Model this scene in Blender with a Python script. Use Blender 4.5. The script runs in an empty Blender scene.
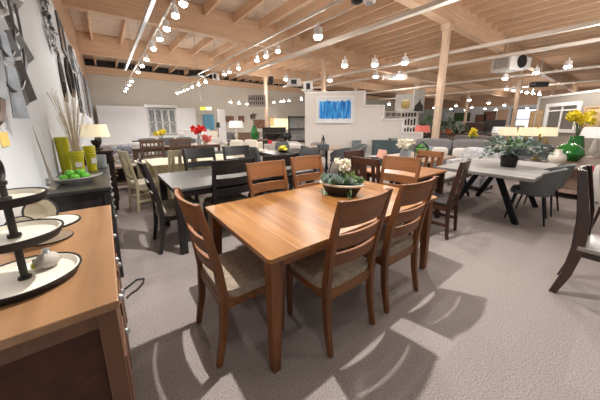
import bpy, math, random
from math import sin, cos, pi, radians as R
from mathutils import Vector as V, Matrix
random.seed(7)
scn = bpy.context.scene
COL = scn.collection
# ------------------------------------------------------------------ camera
CH = 1.45; PITCH = .2065; YAW = .6551; FPX = 250.0; CX, CY = 300.0, 175.75
Fw = V((sin(YAW)*cos(PITCH), cos(YAW)*cos(PITCH), -sin(PITCH)))
Rt = V((cos(YAW), -sin(YAW), 0)); Up = Rt.cross(Fw)
cam = bpy.data.objects.new('camera', bpy.data.cameras.new('camera')); COL.objects.link(cam)
m = Matrix((Rt, Up, -Fw)).transposed().to_4x4(); m.translation = V((0, 0, CH)); cam.matrix_world = m
cam.data.sensor_width = 36; cam.data.lens = FPX/600*36; cam.data.shift_y = -(200-CY)/600
cam.data.clip_start = .05; cam.data.clip_end = 300
scn.camera = cam
def ray(x, y): return Fw + Rt*((x-CX)/FPX) - Up*((y-CY)/FPX)
def P(x, y, z=0):                       # point of the place on the level plane z
    d = ray(x, y); t = (z-CH)/d.z; return V((d.x*t, d.y*t, z))
def D(x, y, dist):                      # point at a horizontal distance from the camera
    d = ray(x, y); t = dist/math.hypot(d.x, d.y); return V((d.x*t, d.y*t, CH+d.z*t))
# ------------------------------------------------------------------ materials
def new_mat(name):
    mt = bpy.data.materials.new(name); mt.use_nodes = True
    nt = mt.node_tree; return mt, nt, nt.nodes['Principled BSDF']
def rgb(c): return (c[0], c[1], c[2], 1)
def S(r, g, b):                         # sRGB 0-255 to linear
    f = lambda v: (v/255/12.92) if v/255 <= .04045 else ((v/255+.055)/1.055)**2.4
    return (f(r), f(g), f(b))
def mapped(nt, scale, coord='Object'):
    tc = nt.nodes.new('ShaderNodeTexCoord'); mp = nt.nodes.new('ShaderNodeMapping')
    nt.links.new(tc.outputs[coord], mp.inputs[0]); mp.inputs['Scale'].default_value = scale
    return mp.outputs[0]
def plain(name, c, rough=.5, metal=0, var=.12, scale=6, bump=0, stretch=(1, 1, 1), coat=0):
    mt, nt, b = new_mat(name); L = nt.links
    n = nt.nodes.new('ShaderNodeTexNoise'); n.inputs['Scale'].default_value = scale; n.inputs['Detail'].default_value = 5
    L.new(mapped(nt, stretch), n.inputs['Vector'])
    r = nt.nodes.new('ShaderNodeValToRGB'); r.color_ramp.elements[0].position = .3; r.color_ramp.elements[1].position = .7
    r.color_ramp.elements[0].color = rgb([v*(1-var) for v in c]); r.color_ramp.elements[1].color = rgb([min(1, v*(1+var)) for v in c])
    L.new(n.outputs['Fac'], r.inputs[0]); L.new(r.outputs[0], b.inputs['Base Color'])
    b.inputs['Roughness'].default_value = rough; b.inputs['Metallic'].default_value = metal; b.inputs['Coat Weight'].default_value = coat
    if bump:
        bp = nt.nodes.new('ShaderNodeBump'); bp.inputs['Strength'].default_value = bump; bp.inputs['Distance'].default_value = .004
        L.new(n.outputs['Fac'], bp.inputs['Height']); L.new(bp.outputs[0], b.inputs['Normal'])
    return mt
def wood(name, c1, c2, axis='X', rough=.35, planks=0, across='Y', amount=.25, scale=1.0, coat=0.0):
    mt, nt, b = new_mat(name); L = nt.links
    sc = {'X': (1.3, 16, 16), 'Y': (16, 1.3, 16), 'Z': (16, 16, 1.3)}[axis]
    vec = mapped(nt, [s*scale for s in sc])
    n = nt.nodes.new('ShaderNodeTexNoise'); n.inputs['Scale'].default_value = 1; n.inputs['Detail'].default_value = 8; n.inputs['Distortion'].default_value = .6
    L.new(vec, n.inputs['Vector'])
    r = nt.nodes.new('ShaderNodeValToRGB'); r.color_ramp.elements[0].position = .32; r.color_ramp.elements[1].position = .68
    r.color_ramp.elements[0].color = rgb(c1); r.color_ramp.elements[1].color = rgb(c2)
    L.new(n.outputs['Fac'], r.inputs[0]); out = r.outputs[0]
    if planks:
        tc = nt.nodes.new('ShaderNodeTexCoord'); sp = nt.nodes.new('ShaderNodeSeparateXYZ'); L.new(tc.outputs['Object'], sp.inputs[0])
        dv = nt.nodes.new('ShaderNodeMath'); dv.operation = 'DIVIDE'; dv.inputs[1].default_value = planks; L.new(sp.outputs[across], dv.inputs[0])
        fl = nt.nodes.new('ShaderNodeMath'); fl.operation = 'FLOOR'; L.new(dv.outputs[0], fl.inputs[0])
        wn = nt.nodes.new('ShaderNodeTexWhiteNoise'); wn.noise_dimensions = '1D'; L.new(fl.outputs[0], wn.inputs['W'])
        mr = nt.nodes.new('ShaderNodeMapRange'); mr.inputs['To Min'].default_value = 1-amount; mr.inputs['To Max'].default_value = 1+amount; L.new(wn.outputs['Value'], mr.inputs['Value'])
        hs = nt.nodes.new('ShaderNodeHueSaturation'); L.new(mr.outputs[0], hs.inputs['Value']); L.new(out, hs.inputs['Color']); out = hs.outputs[0]
    L.new(out, b.inputs['Base Color']); b.inputs['Roughness'].default_value = rough; b.inputs['Coat Weight'].default_value = coat; b.inputs['Coat Roughness'].default_value = .22
    return mt
def glow(name, c, strength, base=None):
    mt, nt, b = new_mat(name)
    n = nt.nodes.new('ShaderNodeTexNoise'); n.inputs['Scale'].default_value = 3
    b.inputs['Base Color'].default_value = rgb(base or c); b.inputs['Emission Color'].default_value = rgb(c); b.inputs['Emission Strength'].default_value = strength
    try: mt.cycles.emission_sampling = 'NONE'
    except Exception: pass
    return mt
def glass_mat(name, c=(.8, .85, .86), rough=.05):
    mt, nt, b = new_mat(name); b.inputs['Base Color'].default_value = rgb(c); b.inputs['Roughness'].default_value = rough
    b.inputs['Transmission Weight'].default_value = .75; b.inputs['IOR'].default_value = 1.3; return mt
def carpet():
    mt, nt, b = new_mat('carpet'); L = nt.links
    v = mapped(nt, (1, 1, 1))
    n = nt.nodes.new('ShaderNodeTexNoise'); n.inputs['Scale'].default_value = 130; n.inputs['Detail'].default_value = 3; L.new(v, n.inputs['Vector'])
    r = nt.nodes.new('ShaderNodeValToRGB'); r.color_ramp.elements[0].position = .3; r.color_ramp.elements[1].position = .7
    r.color_ramp.elements[0].color = rgb(S(128, 118, 113)); r.color_ramp.elements[1].color = rgb(S(178, 168, 163))
    L.new(n.outputs['Fac'], r.inputs[0])
    br = nt.nodes.new('ShaderNodeTexBrick'); L.new(v, br.inputs['Vector']); br.inputs['Scale'].default_value = 1
    br.inputs['Brick Width'].default_value = .95; br.inputs['Row Height'].default_value = .24; br.inputs['Mortar Size'].default_value = 0; br.inputs['Bias'].default_value = 0
    br.inputs['Color1'].default_value = (.94, .94, .94, 1); br.inputs['Color2'].default_value = (1.04, 1.04, 1.04, 1)
    mx = nt.nodes.new('ShaderNodeMix'); mx.data_type = 'RGBA'; mx.blend_type = 'MULTIPLY'; mx.inputs[0].default_value = 1
    L.new(r.outputs[0], mx.inputs[6]); L.new(br.outputs['Color'], mx.inputs[7]); L.new(mx.outputs[2], b.inputs['Base Color'])
    b.inputs['Roughness'].default_value = .95; b.inputs['Specular IOR Level'].default_value = .1
    bp = nt.nodes.new('ShaderNodeBump'); bp.inputs['Strength'].default_value = .5; bp.inputs['Distance'].default_value = .01
    L.new(n.outputs['Fac'], bp.inputs['Height']); L.new(bp.outputs[0], b.inputs['Normal']); return mt
def abstract_blue():
    mt, nt, b = new_mat('blue_strokes'); L = nt.links
    n = nt.nodes.new('ShaderNodeTexNoise'); n.inputs['Scale'].default_value = 1; n.inputs['Detail'].default_value = 6; n.inputs['Distortion'].default_value = .3
    L.new(mapped(nt, (22, 1, 2.2)), n.inputs['Vector'])
    r = nt.nodes.new('ShaderNodeValToRGB'); e = r.color_ramp.elements
    e[0].position = .28; e[0].color = rgb(S(12, 30, 90)); e[1].position = .75; e[1].color = rgb(S(190, 225, 240))
    for p, c in ((.42, S(15, 95, 190)), (.52, S(30, 145, 225)), (.63, S(70, 175, 235))):
        x = e.new(p); x.color = rgb(c)
    L.new(n.outputs['Fac'], r.inputs[0])
    L.new(r.outputs[0], b.inputs['Base Color']); b.inputs['Roughness'].default_value = .5
    return mt
MT = {}
MT['carpet'] = carpet()
MT['white_wall'] = plain('white_wall', S(204, 208, 212), .75, var=.03, scale=2)
MT['white_wall_back'] = plain('white_wall_back', S(226, 227, 229), .75, var=.03, scale=2)
MT['beige_wall'] = plain('beige_wall', S(204, 199, 188), .8, var=.03, scale=2)
MT['part_wall'] = plain('part_wall', S(222, 215, 208), .8, var=.02, scale=2)
MT['grey_wall'] = plain('grey_wall', S(158, 150, 141), .8, var=.03, scale=2)
MT['white_trim'] = plain('white_trim', S(238, 236, 232), .5, var=.02)
MT['beam'] = wood('beam', S(206, 172, 140), S(226, 192, 160), 'X', .6)
MT['joist'] = wood('joist', S(208, 174, 142), S(228, 194, 162), 'Y', .65)
MT['band'] = wood('band', S(178, 144, 116), S(196, 162, 134), 'Z', .6, planks=1.2, across='X', amount=.05)
MT['bandy'] = wood('bandy', S(178, 144, 116), S(196, 162, 134), 'Z', .6, planks=1.2, across='Y', amount=.05)
MT['deck'] = wood('deck', S(204, 184, 164), S(222, 204, 186), 'X', .8, planks=.2, across='Y', amount=.08)
MT['column'] = wood('column', S(216, 188, 160), S(232, 206, 180), 'Z', .6)
H1, H2 = S(150, 92, 46), S(192, 130, 76)
MT['honey_top'] = wood('honey_top', S(122, 76, 34), S(164, 114, 60), 'Y', .3, planks=.16, across='X', amount=.13, coat=.2, scale=.8)
MT['seam'] = wood('seam', S(168, 118, 66), S(196, 148, 92), 'Y', .35)
MT['honey_x'] = wood('honey_x', S(100, 58, 26), S(142, 88, 44), 'X', .48)
MT['honey_z'] = wood('honey_z', S(92, 54, 26), S(132, 80, 40), 'Z', .48)
MT['oak_x'] = wood('oak_x', S(150, 92, 48), S(198, 140, 88), 'X', .38, planks=.14, across='Y', amount=.1, coat=.2)
MT['oak_z'] = wood('oak_z', S(120, 72, 38), S(160, 104, 62), 'Z', .4)
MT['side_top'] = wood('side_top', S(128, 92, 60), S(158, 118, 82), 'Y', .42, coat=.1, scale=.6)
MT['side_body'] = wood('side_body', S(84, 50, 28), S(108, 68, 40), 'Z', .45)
MT['side_panel'] = wood('side_panel', S(58, 26, 8), S(76, 38, 14), 'Y', .85)  # panel wood darkened to paint in the shadow on the sideboard's end
MT['black_x'] = wood('black_x', S(36, 33, 33), S(52, 48, 48), 'X', .3, coat=.3)
MT['black_sheen_top'] = wood('black_sheen_top', S(64, 63, 61), S(84, 82, 80), 'X', .4, coat=.1)  # black wood lightened so the tabletop's grey sheen is in the colour
MT['black_z'] = wood('black_z', S(30, 27, 27), S(46, 42, 42), 'Z', .36)
MT['espresso_x'] = wood('espresso_x', S(58, 34, 24), S(84, 52, 36), 'X', .4)
MT['espresso_z'] = wood('espresso_z', S(52, 30, 22), S(76, 46, 34), 'Z', .4)
MT['brown_x'] = wood('brown_x', S(92, 70, 56), S(120, 94, 76), 'X', .5)
MT['brown_z'] = wood('brown_z', S(84, 64, 52), S(110, 86, 70), 'Z', .5)
MT['cream_x'] = wood('cream_x', S(206, 194, 160), S(226, 216, 186), 'X', .5)
MT['cream_z'] = wood('cream_z', S(200, 188, 150), S(222, 210, 178), 'Z', .5)
MT['greywood_x'] = wood('greywood_x', S(150, 124, 108), S(186, 162, 144), 'X', .45, planks=.16, across='Y', amount=.12)
MT['planks_grey'] = wood('planks_grey', S(132, 128, 124), S(178, 174, 170), 'Y', .55, planks=.2, across='X', amount=.1, scale=.6)
MT['dark_gloss'] = wood('dark_gloss', S(40, 24, 20), S(60, 36, 28), 'Z', .22, coat=.4)
MT['dark_seat'] = wood('dark_seat', S(120, 112, 108), S(150, 142, 138), 'X', .25, coat=.4)
MT['taupe'] = plain('taupe', S(150, 136, 118), .85, var=.2, scale=30, bump=.3)
MT['black_pad'] = plain('black_pad', S(38, 36, 38), .35, var=.1)
MT['tan_pad'] = plain('tan_pad', S(150, 140, 124), .8, var=.15, scale=30)
MT['white_pad'] = plain('white_pad', S(220, 214, 206), .7, var=.06, scale=20)
MT['grey_fab'] = plain('grey_fab', S(128, 124, 124), .9, var=.12, scale=40, bump=.2)
MT['dgrey_fab'] = plain('dgrey_fab', S(88, 90, 92), .8, var=.15, scale=40, bump=.2)
MT['bucket'] = plain('bucket', S(104, 106, 106), .55, var=.12, scale=20)
MT['lgrey_fab'] = plain('lgrey_fab', S(186, 180, 174), .9, var=.08, scale=40, bump=.2)
MT['cream_fab'] = plain('cream_fab', S(226, 218, 204), .9, var=.06, scale=40, bump=.2)
MT['pattern'] = plain('pattern', S(196, 194, 196), .9, var=.3, scale=14)
MT['dark_pattern'] = plain('dark_pattern', S(140, 144, 156), .9, var=.4, scale=16)
MT['black_metal'] = plain('black_metal', S(36, 38, 42), .45, .7, var=.1)
MT['steel'] = plain('steel', S(190, 192, 194), .35, .8, var=.1)
MT['galv'] = plain('galv', S(150, 157, 164), .42, .75, var=.25, scale=9)
MT['galv_dark'] = plain('galv_dark', S(104, 104, 106), .5, .6, var=.3, scale=9)
MT['bronze'] = plain('bronze', S(86, 66, 58), .4, .5, var=.2)
MT['reed'] = plain('reed', S(160, 150, 138), .4, .6, var=.2)
MT['gold'] = plain('gold', S(150, 130, 84), .35, .8, var=.15)
MT['white_paint'] = plain('white_paint', S(232, 230, 228), .4, var=.03)
MT['duct'] = plain('duct', S(222, 212, 200), .45, .1, var=.04)
MT['enamel'] = plain('enamel', S(226, 218, 202), .3, var=.06, scale=4, coat=.4)
MT['rim'] = plain('rim', S(40, 36, 34), .5, .3, var=.15)
MT['stone'] = plain('stone', S(172, 164, 154), .6, var=.1, scale=10)
MT['slate'] = plain('slate', S(150, 146, 142), .5, var=.22, scale=14)
MT['chart'] = plain('chart', S(204, 200, 30), .3, var=.12, scale=8, coat=.5)
MT['apple'] = plain('apple', S(96, 176, 50), .3, var=.2, scale=12, coat=.4)
MT['green_glaze'] = plain('green_glaze', S(24, 112, 36), .15, var=.2, scale=5, coat=.8)
MT['leaf'] = plain('leaf', S(92, 124, 82), .6, var=.3, scale=20)
MT['leaf_light'] = plain('leaf_light', S(136, 164, 100), .6, var=.3, scale=20)
MT['leaf2'] = plain('leaf2', S(138, 152, 146), .6, var=.25, scale=20)
MT['leaf3'] = plain('leaf3', S(60, 92, 50), .6, var=.3, scale=20)
MT['petal'] = plain('petal', S(250, 244, 228), .7, var=.06, scale=20)
MT['yellow'] = plain('yellow', S(252, 230, 70), .6, var=.12, scale=20)
MT['red'] = plain('red', S(226, 40, 36), .6, var=.15, scale=20)
MT['coral'] = plain('coral', S(240, 130, 120), .6, var=.15, scale=20)
MT['straw'] = plain('straw', S(206, 190, 160), .8, var=.15, scale=20)
MT['card'] = plain('card', S(240, 238, 232), .6, var=.02)
MT['tag_yellow'] = plain('tag_yellow', S(236, 204, 110), .6, var=.05)
MT['sale_red'] = plain('sale_red', S(222, 40, 56), .5, var=.05)
MT['black'] = plain('black', S(24, 24, 26), .5, var=.1)
MT['glass'] = glass_mat('glass')
MT['frost'] = glass_mat('frost', (.75, .82, .88), .35)
MT['mirror'] = plain('mirror', S(220, 224, 226), .06, 1, var=.02)
MT['teal'] = plain('teal', S(124, 138, 138), .6, var=.1)
MT['dteal'] = plain('dteal', S(78, 94, 98), .6, var=.1)
MT['pink'] = plain('pink', S(214, 160, 140), .6, var=.1)
MT['terracotta'] = plain('terracotta', S(206, 110, 50), .6, var=.1)
MT['blue_art'] = abstract_blue()
MT['poster'] = plain('poster', S(176, 172, 166), .7, var=.15, scale=3)
MT['canvas'] = plain('canvas', S(224, 228, 234), .7, var=.06, scale=3)
MT['lens'] = glow('lens', (1, .94, .85), 40)
MT['shade'] = glow('shade', S(250, 232, 190), .55, S(240, 226, 196))
MT['shade_w'] = glow('shade_w', S(244, 244, 240), .45, S(235, 235, 230))
MT['window_glow'] = glow('window_glow', S(236, 244, 255), 1.1)
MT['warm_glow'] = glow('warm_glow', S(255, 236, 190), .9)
MT['plank_art'] = wood('plank_art', S(190, 156, 112), S(222, 192, 150), 'X', .6, planks=.16, across='Z', amount=.12)
MT['pic_a'] = plain('pic_a', S(130, 120, 84), .6, var=.7, scale=4)
MT['pic_b'] = plain('pic_b', S(120, 84, 60), .6, var=.7, scale=4)
MT['pic_c'] = plain('pic_c', S(196, 178, 140), .6, var=.3, scale=3)
MT['blue_cloth'] = plain('blue_cloth', S(110, 170, 200), .7, var=.4, scale=4, stretch=(8, 8, .5))
MT['sky_blue'] = plain('sky_blue', S(60, 140, 220), .6, var=.3, scale=4)
MT['rubber'] = plain('rubber', S(40, 34, 32), .6, var=.1)
# ------------------------------------------------------------------ mesh builder
class MB:
    def __init__(s): s.v = []; s.f = []; s.mi = []; s.cur = 0
    def add(s, vs, fs):
        o = len(s.v); s.v += [tuple(p) for p in vs]; s.f += [tuple(i+o for i in f) for f in fs]; s.mi += [s.cur]*len(fs); return s
    def m(s, i): s.cur = i; return s
    def box(s, x0, x1, y0, y1, z0, z1):
        return s.add([(x0, y0, z0), (x1, y0, z0), (x1, y1, z0), (x0, y1, z0), (x0, y0, z1), (x1, y0, z1), (x1, y1, z1), (x0, y1, z1)],
                     [(3, 2, 1, 0), (4, 5, 6, 7), (0, 1, 5, 4), (1, 2, 6, 5), (2, 3, 7, 6), (3, 0, 4, 7)])
    def rings(s, rs, closed=False, caps=True):
        n = len(rs[0]); vs = [p for r in rs for p in r]; fs = []; k = len(rs)
        for i in range(k if closed else k-1):
            a, b = i*n, ((i+1) % k)*n
            for j in range(n): fs.append((a+j, a+(j+1) % n, b+(j+1) % n, b+j))
        if caps and not closed: fs += [tuple(range(n-1, -1, -1)), tuple(range((k-1)*n, k*n))]
        return s.add(vs, fs)
    def bar(s, p, q, w, d, w2=None, d2=None, up=(0, 0, 1)):
        p, q = V(p), V(q); t = (q-p).normalized(); u = V(up)
        if abs(t.dot(u)) > .98: u = V((0, 1, 0))
        a = t.cross(u).normalized(); b = a.cross(t).normalized(); w2 = w if w2 is None else w2; d2 = d if d2 is None else d2
        rg = lambda c, w, d: [c-a*w/2-b*d/2, c+a*w/2-b*d/2, c+a*w/2+b*d/2, c-a*w/2+b*d/2]
        return s.rings([rg(p, w, d), rg(q, w2, d2)])
    def post(s, pts):                   # (x, y, z, wx, wy) sections of an upright
        return s.rings([[(x-a/2, y-b/2, z), (x+a/2, y-b/2, z), (x+a/2, y+b/2, z), (x-a/2, y+b/2, z)] for x, y, z, a, b in pts])
    def slat(s, x0, x1, z0, z1, ya, yb, bow, th, n=10, arch=0):   # board across a back, bowed in plan; ya at z0, yb at z1
        rs = []
        for i in range(n+1):
            t = i/n; x = x0+(x1-x0)*t; k = 1-(2*t-1)**2; y = -bow*k; zz = z1+arch*k
            rs.append([(x, ya+y-th/2, z0), (x, ya+y+th/2, z0), (x, yb+y+th/2, zz), (x, yb+y-th/2, zz)])
        return s.rings(rs)
    def tube(s, pts, r, n=8, r2=None, closed=False):
        pts = [V(p) for p in pts]; rs = []; k = len(pts); prev = None
        for i, p in enumerate(pts):
            t = (pts[(i+1) % k]-pts[i-1]) if closed else (pts[min(i+1, k-1)]-pts[max(i-1, 0)])
            t.normalize(); u = prev if prev is not None else (V((0, 0, 1)) if abs(t.z) < .9 else V((1, 0, 0)))
            a = (u-t*u.dot(t)).normalized(); prev = a; b = t.cross(a); rr = r if r2 is None else r+(r2-r)*i/(k-1)
            rs.append([p+(a*cos(2*pi*j/n)+b*sin(2*pi*j/n))*rr for j in range(n)])
        return s.rings(rs, closed)
    def cyl(s, p, q, r, r2=None, n=12): return s.tube([p, q], r, n, r if r2 is None else r2)
    def lathe(s, prof, c=(0, 0, 0), n=24, sx=1, sy=1):
        ring = prof[0][0] > .001 and prof[-1][0] > .001          # open at the axis: close the section into a ring
        return s.rings([[(c[0]+r*cos(2*pi*j/n)*sx, c[1]+r*sin(2*pi*j/n)*sy, c[2]+z) for j in range(n)] for r, z in [(max(r, .0004), z) for r, z in prof]], closed=ring)
    def ell(s, c, r, n=12, e=1.0, mrows=8):        # ellipsoid, e<1 gives a cushion
        sg = lambda v: math.copysign(abs(v)**e, v); rs = []
        for i in range(mrows+1):
            a = -pi/2+pi*i/mrows; a = max(min(a, pi/2-.03), -pi/2+.03)
            rs.append([(c[0]+r[0]*sg(cos(a))*sg(cos(2*pi*j/n)), c[1]+r[1]*sg(cos(a))*sg(sin(2*pi*j/n)), c[2]+r[2]*sg(sin(a))) for j in range(n)])
        return s.rings(rs)
    def prism(s, poly, fn, d0, d1):      # polygon (a,b) extruded d0..d1 ; fn(a,b,d)->xyz
        n = len(poly); vs = [fn(a, b, d0) for a, b in poly]+[fn(a, b, d1) for a, b in poly]
        return s.add(vs, [tuple(range(n-1, -1, -1)), tuple(range(n, 2*n))]+[(i, (i+1) % n, n+(i+1) % n, n+i) for i in range(n)])
    def leaf(s, p, d, n, l, w):
        p, d, n = V(p), V(d).normalized(), V(n); a = d.cross(n)
        if a.length < .01: a = d.cross(V((1, 0, .3)))
        a.normalize(); k = d.cross(a)*w*.2
        return s.add([p, p+d*l*.5+a*w/2+k, p+d*l, p+d*l*.5-a*w/2+k, p+d*l*.5], [(0, 1, 4), (1, 2, 4), (2, 3, 4), (3, 0, 4)])
    def bush(s, c, r, n, l, w, rz=None, rng=None):
        rng = rng or random
        for _ in range(n):
            d = V((rng.gauss(0, 1), rng.gauss(0, 1), rng.gauss(.2, .8))).normalized(); q = rng.random()**.5
            p = V(c)+V((d.x*r*q, d.y*r*q, d.z*(rz or r)*q)); e = (d+V((rng.gauss(0, .5), rng.gauss(0, .5), rng.gauss(0, .5)))).normalized()
            s.leaf(p, e, V((rng.gauss(0, 1), rng.gauss(0, 1), 1)), l*(.7+.6*rng.random()), w*(.7+.6*rng.random()))
        return s
    def build(s, name, mats, parent=None, smooth=False, bev=0, solid=0):
        me = bpy.data.meshes.new(name); me.from_pydata(s.v, [], s.f); me.update()
        if not isinstance(mats, (list, tuple)): mats = [mats]
        for k in mats: me.materials.append(MT[k] if isinstance(k, str) else k)
        if len(mats) > 1:
            for p, i in zip(me.polygons, s.mi): p.material_index = i
        if smooth: me.polygons.foreach_set('use_smooth', [True]*len(me.polygons)); 
        o = bpy.data.objects.new(name, me); COL.objects.link(o)
        if parent: o.parent = parent
        if smooth:
            try: me.set_sharp_from_angle(angle=R(40))
            except Exception: pass
        if bev:
            b = o.modifiers.new('bevel', 'BEVEL'); b.width = bev; b.segments = 2; b.limit_method = 'ANGLE'
        return o
def tag(o, label, cat, group=None):
    o['label'] = label; o['category'] = cat
    if group: o['group'] = group
    return o
def thing(name, label, cat, loc=(0, 0, 0), rz=0, group=None):
    o = bpy.data.objects.new(name, None); COL.objects.link(o); o.empty_display_size = .1
    o.location = loc; o.rotation_euler = (0, 0, rz); return tag(o, label, cat, group)
def struct(name, mb, mat, **k):
    o = mb.build(name, mat, **k); o['kind'] = 'structure'; return o
def dup(root, loc, rz, label=None, group=None, scale=None):
    r = root.copy(); COL.objects.link(r); r.location = loc; r.rotation_euler = (0, 0, rz)
    if label: r['label'] = label
    if group: r['group'] = group
    if scale: r.scale = scale
    for ch in list(root.children):
        c = ch.copy(); COL.objects.link(c); c.parent = r
        for g in list(ch.children):
            d = g.copy(); COL.objects.link(d); d.parent = c
    return r
first = {}
def place(key, maker, loc, rz, label, group=None, scale=None):
    if key not in first:
        o = first[key] = maker(); o.location = loc; o.rotation_euler = (0, 0, rz); o['label'] = label
        if group: o['group'] = group
        if scale: o.scale = scale
        return o
    o = dup(first[key], loc, rz, label, None, scale)
    if group: o['group'] = group
    elif 'group' in o: del o['group']
    if not scale: o.scale = (1, 1, 1)
    return o
# ------------------------------------------------------------------ the setting
LX, FY, RX, CZ = -.47, 21.2, 40.0, 5.36
struct('floor', MB().box(-.7, 40.3, -3.5, 21.5, -.1, 0), 'carpet')
struct('wall_left', MB().box(LX-.15, LX, -3.5, FY, 0, 3.62), 'white_wall')
struct('trim_1', MB().box(LX-.15, LX, -3.5, FY, 3.62, CZ), 'bandy')
struct('wall_far', MB().box(LX-.15, RX, FY, FY+.15, 0, 4.5), 'beige_wall')
struct('trim_2', MB().box(LX, RX, FY-.16, FY+.15, 4.5, 4.94), 'beam')
struct('far_dark_gap', MB().box(LX, RX, FY, FY+.15, 4.94, CZ), 'black')  # black strip painted in for the dark gap above the far beam
struct('wall_right', MB().box(RX, RX+.15, -3.5, FY, 0, 3.6), 'white_wall')
struct('trim_4', MB().box(RX-.05, RX+.15, -3.5, FY, 3.6, CZ), 'bandy')
struct('ceiling', MB().box(LX-.15, RX+.15, -3.5, FY+.15, CZ, CZ+.12), 'deck')
struct('baseboard_left', MB().box(LX, LX+.015, -3.5, FY, 0, .1), 'white_trim')
for y in (-1.7, 4.0, 9.6, 15.3):
    struct('ceiling_beam', MB().box(LX, RX, y-.11, y+.11, 4.5, 5.34).box(LX, RX, y-.13, y+.13, 4.465, 4.498), 'beam')
x = .06
while x < RX:
    struct('ceiling_joist', MB().box(x-.045, x+.045, -3.4, FY, 5.03, CZ), 'joist'); x += 1.05 if x < 5.2 else .7
for x in (8.85, 17.85, 26.85):
    for y in (4.0, 9.6, 15.3):
        struct('wall_column', MB().box(x-.09, x+.09, y-.09, y+.09, 0, 4.5).box(x-.13, x+.13, y-.13, y+.13, 4.3, 4.5), 'column', bev=.01)
# white low partition in front of the far wall
struct('wall_back_partition', MB().box(-.25, 5.6, 20.3, 20.42, 0, 2.55), 'white_wall_back')
# stepped partition set at 45 degrees
W0 = V((6.227, 6.877, 0)); WD = V((.7071, -.7071, 0)); WN = V((.7071, .7071, 0))
def onW(s, z, d=0): return W0+WD*s+WN*d+V((0, 0, z))
steps = [(-.576, 2.5, 1.49), (1.49, 2.03, 2.16), (2.16, 1.56, 2.83), (2.83, 1.11, 3.5)]
poly = [(-.576, 0), (3.5, 0)]
for a, h, b in reversed(steps): poly += [(b, h), (a, h)]
struct('wall_stepped', MB().prism(poly, lambda s, z, d: onW(s, z, d), 0, .14), 'part_wall')
mb = MB()
bx = lambda s0, s1, z0, z1: mb.prism([(s0, z0), (s1, z0), (s1, z1), (s0, z1)], lambda s, z, d: onW(s, z, d), -.025, .165)
for i, (a, h, b) in enumerate(steps):
    bx(a-.03, b+.0, h, h+.05); nh = steps[i+1][1] if i < 3 else 0
    bx(b, b+.05, nh, h+.05)
struct('trim_5', mb, 'white_trim')
# grey partition on the right, also at 45 degrees
C0 = V((16.0, 2.77, 0)); CD = V((-.7071, -.7071, 0)); CN = V((.7071, -.7071, 0))
def onC(s, z, d=0): return C0+CD*s+CN*d+V((0, 0, z))
def cs(px, py):                         # place on the face of the grey partition
    d = ray(px, py); t = (C0-V((0, 0, CH))).dot(CN)/d.dot(CN); q = V((0, 0, CH))+d*t; return (q-C0).dot(CD), q.z
pc = lambda mb, s0, s1, z0, z1, d0, d1: mb.prism([(s0, z0), (s1, z0), (s1, z1), (s0, z1)], lambda s, z, d: onC(s, z, d), d0, d1)
struct('wall_mirror_partition', pc(MB(), 0, 9, 0, 2.56, 0, .15), 'grey_wall')
struct('trim_6', pc(pc(MB(), -.04, 9, 2.56, 2.64, -.03, .18), -.06, .04, 0, 2.64, -.03, .18), 'white_trim')
# window wall, far right
for n, (y0, y1) in enumerate(((4.2, 6.6), (6.9, 9.3))):
    w = MB()
    for a, b, c, d in ((y0, y0+.12, .2, 3.2), (y1-.12, y1, .2, 3.2), (y0, y1, .2, .32), (y0, y1, 3.08, 3.2), (y0, y1, 1.9, 2.0)): w.box(RX-.08, RX-.002, a, b, c, d)
    o = struct('window_%d' % (n+1), w, 'dteal'); MB().box(RX-.03, RX-.004, y0+.1, y1-.1, .3, 3.1).build('pane', 'window_glow', o)
struct('door_1', MB().box(RX-.06, RX-.002, 9.6, 10.7, 0, 3.2), 'bandy')
# ------------------------------------------------------------------ lighting tracks and spots
def rail(name, label, x, y0, y1, z, w=.045, h=.04, every=3.5, mat='duct', cat='light track', top=5.03):
    t = thing(name, label, cat, (x, (y0+y1)/2, z)); L = (y1-y0)/2
    MB().box(-w/2, w/2, -L, L, -h/2, h/2).build('rail', mat, t)
    y = -L+.6
    while y < L:
        MB().cyl((0, y, h/2), (0, y, top-z), .006, n=5).build('hanger_rod', 'steel', t); y += every
    return t
rail('light_track', 'white light track closest to the left wall, carrying a long row of spotlights', 1.33, 3.2, 20.2, 3.72)
rail('steel_conduit', 'bare pale steel conduit hung beside the left row of spotlights', .98, 2.5, 13.2, 3.62, .07, .06, cat='conduit', mat='steel')
rail('light_track', 'thin light track crossing the left middle of the ceiling beside the hanging speaker', 3.72, 2.2, 12.5, 3.66, .05, .05)
rail('light_track', 'light track with a short cluster of spots running back to the white hutch', 4.25, 3.9, 19.5, 3.72, .03, .03)
rail('lighting_duct', 'broad white duct crossing the ceiling above the blue painting', 6.09, 1.2, 13.5, 4.0, .17, .1, cat='duct')
rail('lighting_duct', 'white ceiling duct just right of the broad one', 9.08, .2, 13.5, 3.66, .12, .09, cat='duct')
rail('lighting_duct', 'white ceiling duct passing in front of the white air unit', 10.9, -1.2, 14, 3.66, .12, .09, cat='duct')
rail('lighting_duct', 'white ceiling duct behind the white air unit', 15.9, -1.2, 15, 3.66, .11, .09, cat='duct')
rail('lighting_duct', 'lowest white ceiling duct seen above the grey mirror partition', 21.0, -1.2, 15, 3.66, .1, .09, cat='duct')
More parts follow.
